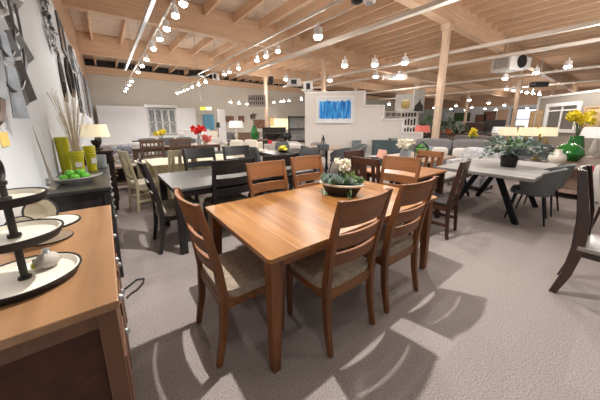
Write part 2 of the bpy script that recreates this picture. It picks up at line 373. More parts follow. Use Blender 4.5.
def make_spot():
    t = thing('track_spotlight', '', 'spotlight')
    MB().lathe([(.0, .0), (.05, .0), (.055, -.14), (.047, -.14), (.042, -.02), (0, -.02)], (0, 0, 0), 12).build('lamp_can', 'white_paint', t, smooth=True)
    MB().lathe([(.0, -.1), (.046, -.11), (.056, -.15), (.052, -.18), (.03, -.2), (0, -.206)], (0, 0, 0), 12).build('bulb', 'lens', t, smooth=True)
    MB().cyl((0, 0, 0), (0, 0, .1), .012, n=6).build('stem', 'white_paint', t); return t
nspot = 0
def lamp(x, y, z, e, rad=.12, col=(1, .965, .92), spot=155):
    d = bpy.data.lights.new('spot', 'SPOT' if spot else 'POINT'); d.energy = e; d.color = col; d.shadow_soft_size = rad
    if spot: d.spot_size = R(spot); d.spot_blend = .5
    o = bpy.data.objects.new('spot', d); COL.objects.link(o); o.location = (x, y, z); return o  # without a cone it is an added fill light, not a spotlight
def spots(lst, z, label, group, sc=1.0):
    for x, y in lst: place('spot', make_spot, (x, y, z), 0, label, group, (sc, sc, 1.0) if sc != 1 else None)
ROW1 = [(1.33, y) for y in (5.0, 5.6, 6.45, 7.3, 8.3, 9.75, 10.95, 12.3, 15.1, 16.6, 18.4, 19.8)]
spots(ROW1, 3.6, 'white spotlight on the long track beside the left wall', 'spotlights on the left wall track', 1.2)
spots([(4.2, 6.5), (4.22, 7.2), (4.25, 7.85), (4.25, 9.3), (4.25, 10.2), (4.27, 10.75)], 3.62, 'white spotlight in the middle of the track left of the broad duct', 'spotlights left of the broad duct', 1.2)
spots([(4.25, 13.2), (4.25, 14.4), (4.25, 15.6), (4.25, 16.6), (4.25, 17.6), (4.25, 18.4), (4.25, 19.3)], 3.62, 'spotlight in the slanting far row above the white hutch', 'far spotlights above the white hutch', 1.3)
for x, y, lab in ((4.19, 4.77, 'large bright spotlight hanging alone near the top of the picture'), (6.9, 6.43, 'leftmost of three spotlights in a line left of the timber column'), (7.61, 5.71, 'middle of three spotlights in a line left of the timber column'),
                  (8.18, 4.94, 'rightmost of three spotlights in a line left of the timber column'), (9.5, 7.04, 'left lower spotlight under the line of three'), (10.13, 6.3, 'right lower spotlight under the line of three'),
                  (8.59, 8.9, 'spotlight glowing above the top edge of the blue painting wall'), (6.84, 9.94, 'spotlight just above the black ceiling speaker'),
                  (13.27, 1.72, 'brightest spotlight right of the white air unit'), (13.9, 2.66, 'spotlight beside the brightest one, right of the white air unit'), (14.46, 3.79, 'spotlight directly below the white air unit')):
    place('spot', make_spot, (x, y, 3.6), 0, lab, None, (1.9, 1.9, 1.2)); 
    MB_ = None
spots([(12.4, 20), (12.4, 18.9), (12.4, 18.4), (12.5, 17.8), (12.6, 16.2), (12.7, 15.4)], 3.45, 'small far spotlight against the beige back wall', 'spotlights before the beige back wall', 1.6)
spots([(7.4, 17.8), (8.4, 18.6), (9.2, 18.9), (10.4, 19.2), (11.2, 19.4)], 3.1, 'small low spotlight before the beige back wall', 'low spotlights before the beige back wall', 1.6)
FARR = []
for i in range(16): FARR.append((17+i*1.25, 9.5+3*sin(i*2.1)))
spots(FARR, 3.1, 'tiny far spotlight above the sofa displays on the right', 'far spotlights above the sofa displays', 1.9)
spots([(16.5, 4.2), (17.3, 4.1), (18.2, 4.0), (19.1, 3.9), (20, 3.8), (21, 3.7)], 3.3, 'white spotlight in the slanting row above the bright windows', 'spotlights above the bright windows', 1.5)
# light from the spotlights, with unseen fill lights added among them
lamp(1.2, 1.7, 3.48, 540, .035, spot=92)
lamp(1.33, 5.3, 3.4, 130, .1); lamp(.5, .3, 3.4, 40, .06); lamp(1.33, 9.5, 3.4, 290, .1); lamp(1.33, 15.5, 3.4, 330, .15)  # the second one is unseen fill added close to the camera
lamp(4.2, 4.77, 3.38, 230, .05); lamp(4.25, 10.2, 3.4, 330, .12); lamp(4.25, 16.5, 3.4, 330, .15)
lamp(6.9, 6.43, 3.38, 190, .08); lamp(4.6, 3.9, 3.4, 160, .08); lamp(8.18, 4.94, 3.38, 190, .08); lamp(8.6, 8.9, 3.38, 150, .1); lamp(6.84, 9.94, 3.38, 150, .1); lamp(12.5, 17.5, 3.2, 300, .2)
lamp(5.3, 1.2, 3.4, 150, .05); lamp(13.3, 1.7, 3.38, 260, .12); lamp(3.6, 2.0, 3.4, 130, .05); lamp(10.1, 6.3, 3.38, 180, .12); lamp(3.4, -.6, 3.4, 35, .06)  # the last one is unseen fill added for the near right floor
for x, y, e in ((14.5, 9.5, 420), (20, 4, 480), (20, 12, 520), (28, 5, 520), (28, 14, 520), (35, 9, 600), (8.4, 14.3, 420), (4.2, 13.2, 300), (12.4, 16.2, 380), (1.33, 13.4, 130), (36, 3, 420), (10.1, 6.35, 200), (4.22, 7.2, 90), (1.33, 7.3, 60), (6.9, 3.0, 260), (9.3, .5, 420), (5.6, .2, 170), (3.0, .1, 60), (12.5, -.2, 300), (5.2, 6.4, 150), (13.9, 2.66, 150), (7.5, 18.2, 200), (3.0, 18.5, 160)):
    lamp(x, y, 3.25, e*.27, .25, spot=None)  # unseen point lights added to brighten the ceiling and far areas
w = bpy.data.worlds.new('world'); scn.world = w; w.use_nodes = True
w.node_tree.nodes['Background'].inputs[0].default_value = (.96, .98, 1, 1); w.node_tree.nodes['Background'].inputs[1].default_value = .38
scn.view_settings.view_transform = 'Standard'; scn.view_settings.look = 'None'; scn.view_settings.exposure = -.08; scn.view_settings.gamma = 1; scn.view_settings.use_curve_mapping = False
try:
    scn.cycles.use_denoising = True; scn.cycles.sample_clamp_indirect = 6; scn.cycles.max_bounces = 8; scn.cycles.diffuse_bounces = 5
except Exception: pass
# ceiling equipment
t = thing('air_unit', 'white boxy air unit hanging under the right ceiling ducts', 'air unit', (14.6, 3.75, 4.05), R(-20))
MB().box(-.55, .35, -.4, .4, -.35, .3).build('casing', 'white_paint', t, bev=.03)
MB().cyl((.1, -.41, 0), (.1, -.46, 0), .26, n=20).build('grille', 'black', t); MB().box(-.57, -.55, -.3, .3, -.25, .2).build('vent', 'steel', t)
MB().box(.4, .9, -.3, .3, -.25, .25).build('fan_box', 'white_paint', t, bev=.02); MB().box(-.5, -.46, -.05, .05, .3, 1.1).build('hanger_rod', 'steel', t)
t = thing('ceiling_speaker', 'white drum shaped speaker hanging at the top edge of the picture', 'speaker', (4.9, 3.9, 4.15))
MB().lathe([(0, -.16), (.1, -.16), (.14, -.1), (.14, .15), (.12, .2), (0, .2)], n=20).build('housing', 'white_paint', t, smooth=True)
MB().lathe([(0, -.168), (.09, -.168), (.09, -.155), (0, -.155)], n=16).build('grille', 'steel', t); MB().cyl((0, 0, .2), (0, 0, .88), .012, n=6).build('stem', 'steel', t)
p = D(357, 1, 6.4)
t = thing('smoke_sensor', 'small dark sensor box beside the white drum speaker', 'sensor', p); MB().ell((0, 0, 0), (.14, .14, .06), 12).build('housing', 'rim', t); MB().cyl((0, 0, .05), (0, 0, 5.0-p.z), .008, n=6).build('stem', 'steel', t)
def ceil_box(label, px, py, dist, s, mats, cat='speaker', name='ceiling_speaker'):
    p = D(px, py, dist); t = thing(name, label, cat, p, -YAW)
    MB().box(-s[0], s[0], -s[1], s[1], -s[2], s[2]).build('housing', mats[0], t, bev=.02)
    MB().box(-s[0]*.4, s[0]*.4, -s[1]-.02, -s[1], -s[2]*.6, s[2]*.6).build('front', mats[1], t)
    MB().cyl((0, 0, s[2]), (0, 0, CZ-p.z), .012, n=6).build('stem', 'steel', t)
ceil_box('dark projector hung above the slanting row of spotlights', 197, 73.5, 13.6, (.32, .2, .13), ('rim', 'black'), 'projector', 'projector')
ceil_box('small white camera box beside the dark projector', 216, 77, 12.6, (.12, .15, .15), ('white_paint', 'black'), 'box', 'ceiling_box')
ceil_box('black speaker with pale frame left of the blue painting wall', 294, 82.5, 11.5, (.3, .18, .15), ('white_paint', 'black'))
ceil_box('small black speaker on the beam by the second column', 271, 80, 11.5, (.1, .1, .14), ('black', 'rim'))
ceil_box('white floodlight unit just left of the blue painting wall top', 308, 87, 11.2, (.2, .2, .2), ('white_paint', 'black'), 'floodlight', 'floodlight')
ceil_box('white spot bank under the second duct left of the timber column', 395, 77, 12, (.5, .12, .1), ('duct', 'steel'), 'light', 'light_bank')
ceil_box('dark junction box at the end of the slanting right spot row', 539, 84.5, 15.5, (.3, .15, .1), ('rim', 'black'), 'box', 'ceiling_box')
# ------------------------------------------------------------------ furniture makers
def make_ladder(wx, wz, pad, w=.475, h=1.045, cat='chair', name='dining_chair'):
    def mk():
        t = thing(name, '', cat); a = w/2-.022
        for s in (-1, 1):
            MB().post([(s*a, -.255, 0, .03, .036), (s*a, -.215, .22, .036, .046), (s*a, -.2, .45, .04, .052), (s*a, -.225, .66, .038, .048), (s*(a+.005), -.275, .9, .036, .04), (s*(a+.005), -.31, h, .034, .034)]).build('leg', wz, t, bev=.005)
            MB().post([(s*(a-.005), .2, 0, .03, .03), (s*(a-.005), .2, .43, .042, .042)]).build('leg', wz, t, bev=.004)
        f = MB(); f.box(-a, a, -.215, -.19, .36, .435).box(-a, a, .19, .212, .37, .435)
        for s in (-1, 1): f.box(s*a-.011, s*a+.011, -.19, .2, .37, .435)
        f.build('seat_frame', wx, t, bev=.003)
        MB().ell((0, .01, .455), (w/2-.002, .225, .042), 28, .35, 10).build('seat', pad, t, smooth=True)
        yb = lambda z: -.225-(z-.66)*.05/.24 if z < .9 else -.275-(z-.9)*.035/.13
        for z0, z1 in ((.602, .694), (.728, .822), (.87, h-.005)):
            MB().slat(-a, a, z0, z1, yb(z0)+.004, yb(z1)+.004, .035, .02, 12).build('slat', wx, t, bev=.003)
        return t
    return mk
def make_mission(wx, wz, pad, w=.45, h=1.0, n=3, holes=False, name='slat_back_chair'):
    def mk():
        t = thing(name, '', 'chair'); a = w/2-.022; y = lambda z: -.2-(max(z, .45)-.45)*.16
        for s in (-1, 1):
            MB().post([(s*a, -.23, 0, .036, .036), (s*a, -.2, .45, .042, .046), (s*a, y(h), h, .038, .036)]).build('leg', wz, t, bev=.004)
            MB().post([(s*a, .2, 0, .036, .036), (s*a, .2, .44, .042, .042)]).build('leg', wz, t, bev=.004)
        f = MB().box(-a, a, -.212, -.19, .37, .44).box(-a, a, .19, .212, .37, .44)
        for s in (-1, 1): f.box(s*a-.011, s*a+.011, -.19, .2, .37, .44)
        f.build('seat_frame', wx, t)
        for s in (-1, 1): MB().box(s*a-.01, s*a+.01, -.2, .2, .16, .2).build('stretcher', wx, t)
        MB().box(-w/2, w/2, -.2, .235, .44, .475).build('seat', pad, t, bev=.012)
        MB().slat(-a, a, h-.1, h, y(h-.1), y(h), .02, .026, 8).build('top_rail', wx, t, bev=.004)
        MB().slat(-a, a, .55, .6, y(.55), y(.6), .02, .024, 8).build('lower_rail', wx, t)
        if holes:
            MB().slat(-a, a, h-.22, h-.17, y(h-.2), y(h-.17), .02, .024, 8).build('middle_rail', wx, t)
        k = [(-1+2*(i+.5)/n)*a for i in range(n)]
        for i, x in enumerate(k):
            wd = .028 if holes else (.07 if i == n//2 and n == 3 else .05)
            b = -.02*(1-(x/a)**2)
            MB().post([(x, y(.58)+b, .59, wd, .014), (x, y(h-.08)+b, h-.09, wd, .014)]).build('back_slat', wz, t)
        return t
    return mk
def make_bucket(shell='bucket', leg='black_metal', high=.83):
    def mk():
        t = thing('bucket_chair', '', 'chair')
        MB().ell((0, .02, .45), (.23, .23, .05), 24, .5, 8).build('seat', shell, t, smooth=True)
        g = MB(); na, nv = 18, 6; out, inn = [], []
        for i in range(na+1):
            u = -1+2*i/na; a = u*R(112); top = high-.2*abs(u)**2.2
            o_, n_ = [], []
            for j in range(nv+1):
                v = j/nv; z = .44+(top-.44)*v; k = 1+.22*v-.06*v*v
                rx, ry = .24*k, .25*k+.05*v
                o_.append((rx*sin(a), -ry*cos(a)+.02, z)); n_.append(((rx-.035)*sin(a), -(ry-.035)*cos(a)+.02, z+(.012 if j == nv else 0)))
            out.append(o_+n_[::-1])
        g.rings(out).build('shell_back', shell, t, smooth=True)
        for sx in (-1, 1):
            for sy in (-1, 1): MB().cyl((sx*.15, sy*.15+.02, .43), (sx*.225, sy*.225+.02, 0), .017, .01, 8).build('leg', leg, t, smooth=True)
        return t
    return mk
def make_side(pad, leg='black_metal', w=.44):          # simple upholstered chair
    def mk():
        t = thing('upholstered_chair', '', 'chair')
        MB().ell((0, .01, .45), (w/2, .23, .055), 20, .35, 8).build('seat', pad, t, smooth=True)
        rs = []
        for z, y, th, ww in ((.46, -.2, .07, w*.46), (.6, -.225, .075, w*.5), (.8, -.265, .065, w*.5), (.9, -.285, .05, w*.44), (.925, -.29, .02, w*.4)):
            rs.append([(-ww, y-th/2, z), (0, y-th/2-.03, z), (ww, y-th/2, z), (ww, y+th/2, z), (0, y+th/2-.03, z), (-ww, y+th/2, z)])
        MB().rings(rs).build('backrest', pad, t, smooth=True)
        for sx in (-1, 1):
            for sy in (-1, 1): MB().cyl((sx*.16, sy*.17, .42), (sx*.2, sy*.21, 0), .018, .012, 8).build('leg', leg, t)
        return t
    return mk
def table(name, label, x0, x1, y0, y1, h, top, leg, lw=.075, th=.03, taper=.6, inset=.02, apron=.08, ap=None, cat='table', lz=None, seams=()):
    t = thing(name, label, cat, ((x0+x1)/2, (y0+y1)/2, 0)); a, b = (x1-x0)/2, (y1-y0)/2
    c = .025; pts = []
    for sx, sy, a0 in ((1, 1, 0), (-1, 1, 90), (-1, -1, 180), (1, -1, 270)):
        for k in range(5): q = R(a0+k*22.5); pts.append((sx*(a-c)+c*cos(q), sy*(b-c)+c*sin(q)))
    tp = MB().prism(pts, lambda x, y, d: (x, y, d), h-th, h)
    for sx in seams: tp.m(1).box(sx-(x0+x1)/2-.004, sx-(x0+x1)/2+.004, -b+.01, b-.01, h-.01, h+.0004).m(0)
    tp.build('tabletop', [top, 'seam'] if seams else top, t, bev=0 if seams else .004)
    i = inset+lw/2; e = lw/2*(1-taper)
    MB().box(-a+i, a-i, -b+i-.012, -b+i+.012, h-th-apron, h-th).box(-a+i, a-i, b-i-.012, b-i+.012, h-th-apron, h-th).box(-a+i-.012, -a+i+.012, -b+i, b-i, h-th-apron, h-th).box(a-i-.012, a-i+.012, -b+i, b-i, h-th-apron, h-th).build('apron', ap or leg, t)
    for sx in (-1, 1):
        for sy in (-1, 1):
            X, Y = sx*(a-i), sy*(b-i)
            MB().post([(X+sx*e, Y+sy*e, 0, lw*taper, lw*taper), (X, Y, h-th-apron, lw, lw), (X, Y, h-th, lw, lw)]).build('leg', lz or leg, t, bev=.004)
    return t
def make_cushion(mat, w=.42):
    def mk():
        t = thing('throw_pillow', '', 'pillow'); MB().ell((0, 0, w*.36), (w/2, .085, w*.36), 20, .55, 8).build('cover', mat, t, smooth=True)
        MB().tube([(w*.5*c_, 0, w*.36+w*.36*s_) for c_, s_ in [(math.copysign(abs(cos(a))**.55, cos(a)), math.copysign(abs(sin(a))**.55, sin(a))) for a in [2*pi*i/24 for i in range(24)]]], .007, 5, closed=True).build('piping', mat, t)
        return t
    return mk
def sofa(label, loc, rz, w=2.0, d=.9, h=.85, mat='grey_fab', n=2, arms=True, cat='sofa', name='sofa'):
    t = thing(name, label, cat, loc, rz); aw = .16 if arms else 0   # faces +y
    MB().box(-w/2, w/2, -d/2, d/2, .1, .34).box(-w/2, w/2, -d/2, -d/2+.18, .34, h-.08).build('base', mat, t, bev=.03)
    if arms:
        for s in (-1, 1): MB().box(min(s*w/2, s*(w/2-aw)), max(s*w/2, s*(w/2-aw)), -d/2, d/2-.03, .3, .62).build('arm', mat, t, bev=.05)
    cw = (w-2*aw)/n
    for i in range(n):
        x = -w/2+aw+cw*(i+.5)
        MB().ell((x, .1, .4), (cw/2, d/2-.12, .085), 20, .3, 8).build('seat_cushion', mat, t, smooth=True)
        MB().ell((x, -d/2+.25, h-.21), (cw/2, .11, .22), 20, .4, 8).build('back_cushion', mat, t, smooth=True)
    for sx in (-1, 1):
        for sy in (-1, 1): MB().cyl((sx*(w/2-.1), sy*(d/2-.1), .1), (sx*(w/2-.1), sy*(d/2-.1), 0), .025, .018, 8).build('foot', 'black', t)
    return t
def make_lamp(shade='shade', base='steel', r=.2, h=.62):
    def mk():
        t = thing('table_lamp', '', 'lamp'); sh = .27
        MB().lathe([(0, 0), (.085, 0), (.085, .02), (.03, .04), (.07, .14), (.075, .2), (.03, h-sh-.08), (.012, h-sh-.05), (.012, h-.05), (0, h-.05)], n=16).build('base', base, t, smooth=True)
        MB().lathe([(r*.86, h), (r, h-sh), (r-.012, h-sh), (r*.86-.012, h)], n=24).build('shade', shade, t, smooth=True)
        MB().lathe([(0, h-.06), (r*.84, h-.06), (r*.84, h-.055), (0, h-.055)], n=20).build('shade_top', shade, t)
        return t
    return mk
def picture(label, c, u, w, h, mat, frame='black', name='framed_picture', cat='picture', fw=.035, th=.04, mount=None):
    # c centre on the wall, u the rightward direction seen from the front; the front faces u x z
    u = V(u).normalized(); n = V((u.y, -u.x, 0)); t = thing(name, label, cat, c, math.atan2(u.y, u.x))
    f = MB(); a, b = w/2, h/2
    for x0, x1, z0, z1 in ((-a, a, b-fw, b), (-a, a, -b, -b+fw), (-a, -a+fw, -b+fw, b-fw), (a-fw, a, -b+fw, b-fw)): f.box(x0, x1, -th, 0, z0, z1)
    f.build('frame', frame, t, bev=.004); MB().box(-a+fw, a-fw, -th*.6, -.002, -b+fw, b-fw).build('canvas' if mat != 'mirror' else 'mirror_glass', mat, t)
    if mount: MB().box(-a+mount, a-mount, -th*.7, -th*.6, -b+mount, b-mount).build('print', mount and 'pic_a', t)
    return t
def vase_flowers(name, label, loc, prof, mat, cat='vase', petals=None, stems=8, h=.3, r=.14, pr=.045, leafm=None, rng=None, blooms=9):
    rng = rng or random.Random(len(label)); t = thing(name, label, cat, loc)
    MB().lathe(prof, n=24).build('vessel', mat, t, smooth=True); top = max(z for _, z in prof)
    if petals:
        sm, fm, lm = MB(), MB(), MB()
        for i in range(blooms):
            a = rng.random()*2*pi; q = rng.random()**.5*r; p = V((q*cos(a), q*sin(a), top+h*(.55+.45*rng.random())))
            sm.tube([(0, 0, top-.06), (p.x*.4, p.y*.4, top+(p.z-top)*.5), p], .004, 5)
            for k in range(9): d = V((rng.gauss(0, 1), rng.gauss(0, 1), rng.gauss(0, 1))).normalized(); fm.leaf(p, d, (rng.gauss(0, 1), rng.gauss(0, 1), 1), pr*1.5, pr*1.3)
            fm.ell(p, (pr*.5,)*3, 8, 1, 5)
        sm.build('stems', 'leaf3', t); fm.build('blossoms', petals, t)
        if leafm: lm.bush((0, 0, top+h*.3), r*.8, 30, .07, .03, h*.4, rng).build('foliage', leafm, t)
    return t
# ------------------------------------------------------------------ the near dining set
table('dining_table', 'large honey wood dining table in the foreground with a planter on it', .585, 2.46, 1.02, 2.085, .76, 'honey_top', 'honey_x', .082, .026, .62, .025, .075, lz='honey_z', seams=(.78, 1.09, 1.52, 1.96, 2.27))
LC = make_ladder('honey_x', 'honey_z', 'taupe')
place('honey', LC, (.63, 1.51, 0), R(-90), 'honey ladder-back chair at the left end of the foreground table')
place('honey', LC, (1.175, 1.185, 0), R(0), 'honey ladder-back chair nearest the viewer at the front of the foreground table')
place('honey', LC, (1.795, 1.185, 0), R(-1), 'honey ladder-back chair at the front right of the foreground table')
place('honey', LC, (1.345, 2.05, 0), R(180), 'honey ladder-back chair behind the foreground table, left of two')
place('honey', LC, (1.975, 2.15, 0), R(178), 'honey ladder-back chair behind the foreground table, right of two, beside the planter')
place('honey', LC, (2.58, 1.64, 0), R(97), 'honey ladder-back chair at the right end of the foreground table')
# planter on the table
def planter():
    c = V((1.79, 1.66, .76)); rng = random.Random(3)
    t = thing('planter', 'black and cream oval planter of succulents and white blooms on the foreground table', 'planter', c, R(-62))
    MB().lathe([(0, 0), (.15, 0), (.205, .1), (.2, .105), (0, .1)], n=32, sx=1, sy=.62).build('bowl', 'black', t, smooth=True)
    MB().lathe([(.2, .1), (.222, .1), (.226, .116), (.22, .122), (.2, .118)], n=32, sx=1, sy=.64).build('rim', 'enamel', t, smooth=True)
    MB().lathe([(0, .1), (.2, .1), (.2, .112), (0, .118)], n=24, sx=.98, sy=.62).build('soil', 'leaf3', t)
    f = MB(); f2 = MB()
    for i in range(20):
        a = rng.random()*2*pi; q = rng.random()**.5; p = V((.205*q*cos(a), .125*q*sin(a), .125))
        for k in range(16):
            an = k*2.4; e = .2+.9*(k/16); d = V((cos(an)*e, sin(an)*e, 1.1-e*.7)); (f if i % 3 else f2).leaf(p, d, (0, 0, 1), .075-.002*k/2, .028)
    for s in (-1, 1): f2.tube([(s*.12, -.1, .09), (s*.14, -.16, .05), (s*.13, -.17, .0)], .004, 5); f2.bush((s*.13, -.16, .04), .03, 10, .03, .018, .04, rng)
    f.build('succulents', 'leaf2', t); f2.build('foliage', 'leaf', t)
    b = MB(); st = MB()
    for i in range(7):
        p = V((.02+rng.gauss(0, .035), rng.gauss(0, .03), .31+rng.gauss(0, .025))); st.tube([(0, 0, .1), (p.x*.5, p.y*.5, .18), p], .004, 5)
        for k in range(12): b.leaf(p, (rng.gauss(0, 1), rng.gauss(0, 1), rng.gauss(.3, .8)), (rng.gauss(0, 1), rng.gauss(0, 1), 1), .05, .045)
        b.ell(p, (.018,)*3, 8, 1, 5)
    st.build('stems', 'leaf3', t); b.build('blossoms', 'petal', t)
    o = MB(); o.bush((.11, .0, .16), .05, 30, .05, .026, .05, rng); o.build('leaves', 'leaf_light', t)
planter()
# ------------------------------------------------------------------ black dining set
table('dining_table', 'black dining table behind the foreground table with a grey sheen', .5, 2.45, 2.83, 3.93, .76, 'black_sheen_top', 'black_x', .085, .03, .9, .01, .07, lz='black_z')
BC = make_ladder('black_x', 'black_z', 'tan_pad')
place('black', BC, (.585, 3.25, 0), R(-90), 'black ladder-back chair with tan seat at the left end of the black table', None, (1.1, 1, 1))
place('black', BC, (1.16, 3.07, 0), 0, 'black ladder-back chair tucked under the near side of the black table, left one', None, (1.1, 1, 1))
place('black', BC, (1.82, 3.1, 0), 0, 'black ladder-back chair behind the honey chairs, at the near right of the black table', None, (1.1, 1, 1))
place('black', BC, (1.22, 4.1, 0), R(180), 'black ladder-back chair on the far side of the black table, left one', None, (1.1, 1, 1))
place('black', BC, (1.89, 4.1, 0), R(180), 'black ladder-back chair on the far side of the black table, right one', None, (1.1, 1, 1))
# ------------------------------------------------------------------ cream set behind it
table('dining_table', 'cream painted dining table behind the black set', .55, 2.1, 4.75, 5.75, .76, 'cream_x', 'cream_x', .1, .035, .95, .05, .11, lz='cream_z')
o = thing('bench_chest', 'cream low chest with dark knobs behind the cream table', 'chest', (1.2, 6.25, 0))
MB().box(-.75, .75, -.22, .22, .05, .62).build('body', 'cream_x', o, bev=.01); MB().box(-.78, .78, -.25, .25, .62, .66).build('top', 'cream_x', o, bev=.01)
for s in (-1, 1): MB().box(s*.66-.04, s*.66+.04, -.2, .2, 0, .05).build('foot', 'cream_x', o)
for s in (-1, 0, 1):
    d = MB().box(s*.49-.22, s*.49+.22, -.24, -.22, .36, .58).build('drawer', 'cream_x', o, bev=.005); MB().ell((s*.49, -.26, .47), (.025, .02, .025), 10).build('knob', 'black', d)
CC = make_mission('cream_x', 'cream_z', 'cream_fab', n=4, h=1.02)
place('creamc', CC, (.46, 5.0, 0), R(-78), 'cream slat-back chair at the left end of the cream table, seen from its side')
place('creamc', CC, (.98, 4.78, 0), R(0), 'cream slat-back chair half hidden behind the left black chair')
# ------------------------------------------------------------------ mission set (second honey table)
table('dining_table', 'honey dining table with dark mission chairs, behind the foreground table on the right', 3.02, 4.02, 1.58, 2.4, .76, 'oak_x', 'espresso_x', .075, .03, .85, .02, .07, lz='espresso_z')
MC = make_mission('espresso_x', 'espresso_z', 'black_pad', n=3)
place('mission', MC, (3.45, 1.46, 0), R(8), 'dark brown slat-back chair pulled up at the near side of the second honey table')
place('mission', MC, (3.27, 2.5, 0), R(176), 'dark brown slat-back chair behind the second honey table, farthest left')
place('mission', MC, (3.0, 2.12, 0), R(-88), 'dark brown slat-back chair at the left end of the second honey table')
MC2 = make_mission('oak_x', 'oak_z', 'black_pad', n=4, h=.98)
place('oakmission', MC2, (4.16, 2.05, 0), R(92), 'light brown slat-back chair at the right end of the second honey table')
# ------------------------------------------------------------------ grey brown table with decorations
def xtable(name, label, x0, x1, y0, y1, h, top, th=.05, axis='X', legmat='black_metal'):
    t = thing(name, label, 'table', ((x0+x1)/2, (y0+y1)/2, 0)); a, b = (x1-x0)/2, (y1-y0)/2
    MB().box(-a, a, -b, b, h-th, h).build('tabletop', top, t, bev=.008)
    for s in (-1, 1):
        for k in (-1, 1):
            p, q = ((s*(a-.42), k*.12, h-th), (s*(a-.36), k*(b-.16), 0)) if axis == 'X' else ((k*.12, s*(b-.42), h-th), (k*(a-.16), s*(b-.36), 0))
            MB().bar(p, q, .055, .075).build('leg', legmat, t, bev=.004)
        MB().box(*((s*(a-.42)-.05, s*(a-.42)+.05, -.18, .18) if axis == 'X' else (-.18, .18, s*(b-.42)-.05, s*(b-.42)+.05)), h-th-.02, h-th).build('bracket', legmat, t)
    MB().box(-a+.4, a-.4, -.03, .03, h-th-.05, h-th).build('crossbar', legmat, t)
    return t
xtable('dining_table', 'grey brown wood table with a glass vase and flowers, behind the second honey table', 4.5, 5.93, 2.2, 3.25, .76, 'greywood_x', .045)
vase_flowers('flower_vase', 'glass jar of white and yellow flowers on the grey brown table', P(405, 158, .76), [(0, 0), (.09, 0), (.11, .08), (.09, .16), (.08, .16), (.1, .08), (.08, .012), (0, .012)], 'frost', petals='petal', h=.16, r=.16, pr=.07, leafm='leaf', blooms=14)
t = thing('terrarium', 'dark framed glass terrarium holding a green plant on the grey brown table', 'terrarium', P(421, 156.5, .76), .4)
f = MB()
q4 = [(-.12, -.12), (.12, -.12), (.12, .12), (-.12, .12)]
for i in range(4):
    a, b = q4[i], q4[(i+1) % 4]; f.bar((*a, 0), (*a, .2), .012, .012).bar((*a, 0), (*b, 0), .012, .012).bar((*a, .2), (*b, .2), .012, .012).bar((*a, .2), (0, 0, .32), .012, .012)
f.build('frame', 'black_metal', t); MB().bush((0, 0, .12), .12, 60, .08, .04, .13).build('foliage', 'apple', t); MB().lathe([(0, 0), (.08, 0), (.08, .05), (0, .05)], n=12).build('pot', 'black', t)
t = thing('place_setting', 'pink folded napkins stacked at the left of the grey brown table', 'napkins', P(386, 158, .76), .3)
for k in range(4): MB().prism([(-.14, 0), (.14, 0), (.0, .16)], lambda x, z, d, k=k: (x+.03*k, d+.05*k, z), 0, .04).build('napkin', 'pink', t)
t = thing('serving_tray', 'flat grey serving tray on the corner of the grey brown table', 'tray', P(374, 157, .76), .2)
MB().lathe([(0, 0), (.12, 0), (.15, .02), (.145, .022), (.11, .008), (0, .008)], n=20).build('dish', 'slate', t)
# ------------------------------------------------------------------ grey plank table on the right
t = xtable('dining_table', 'pale grey plank table on slanting black legs, with eucalyptus in a black pot', 4.23, 6.22, .64, 1.85, .76, 'planks_grey', .05)
rng = random.Random(11)
t = thing('potted_plant', 'grey green eucalyptus in a black pot on the pale plank table', 'plant', P(508, 166.5, .76))
MB().lathe([(0, 0), (.1, 0), (.12, .17), (.105, .17), (.1, .14), (0, .14)], n=20).build('pot', 'black', t, smooth=True)
st, lf, l2 = MB(), MB(), MB()
for i in range(26):
    a = i*2.4; e = .25+.25*rng.random(); hgt = .12+.22*rng.random()*(1.2-e); pts = []
    for k in range(7): u = k/6; pts.append(V((cos(a)*e*u, sin(a)*e*u, .14+hgt*sin(u*2.2)*1.2-(.1*u*u if e > .35 else 0))))
    st.tube(pts, .004, 4)
    for k in range(1, 7):
        for j in range(3): (lf if (i % 4) else l2).leaf(pts[k], (rng.gauss(0, 1), rng.gauss(0, 1), rng.gauss(0, .7)), (rng.gauss(0, 1), rng.gauss(0, 1), 1), .085, .055)
st.build('stems', 'leaf3', t); lf.build('foliage', 'leaf2', t); l2.build('dark_foliage', 'leaf', t)
b = MB()
for i in range(9):
    p = V((rng.gauss(-.05, .12), rng.gauss(0, .1), .3+.08*rng.random()))
    for k in range(8): b.leaf(p, (rng.gauss(0, 1), rng.gauss(0, 1), rng.gauss(0, 1)), (0, .3, 1), .05, .04)
b.build('blossoms', 'petal', t)
BK = make_bucket()
place('bucket', BK, (5.02, .76, 0), R(6), 'charcoal bucket chair tucked at the near side of the plank table, closer one')
place('bucket', BK, (5.68, .74, 0), R(-3), 'charcoal bucket chair tucked at the near side of the plank table, farther one')
t = thing('dining_bench', 'long grey upholstered bench without a back behind the plank table', 'bench', (5.1, 2.0, 0), R(177))
MB().ell((0, 0, .45), (.7, .19, .05), 28, .25, 8).build('seat', 'lgrey_fab', t, smooth=True)
for sx in (-1, 1):
    for sy in (-1, 1): MB().bar((sx*.52, sy*.08, .42), (sx*.64, sy*.16, 0), .035, .035).build('leg', 'black_metal', t)
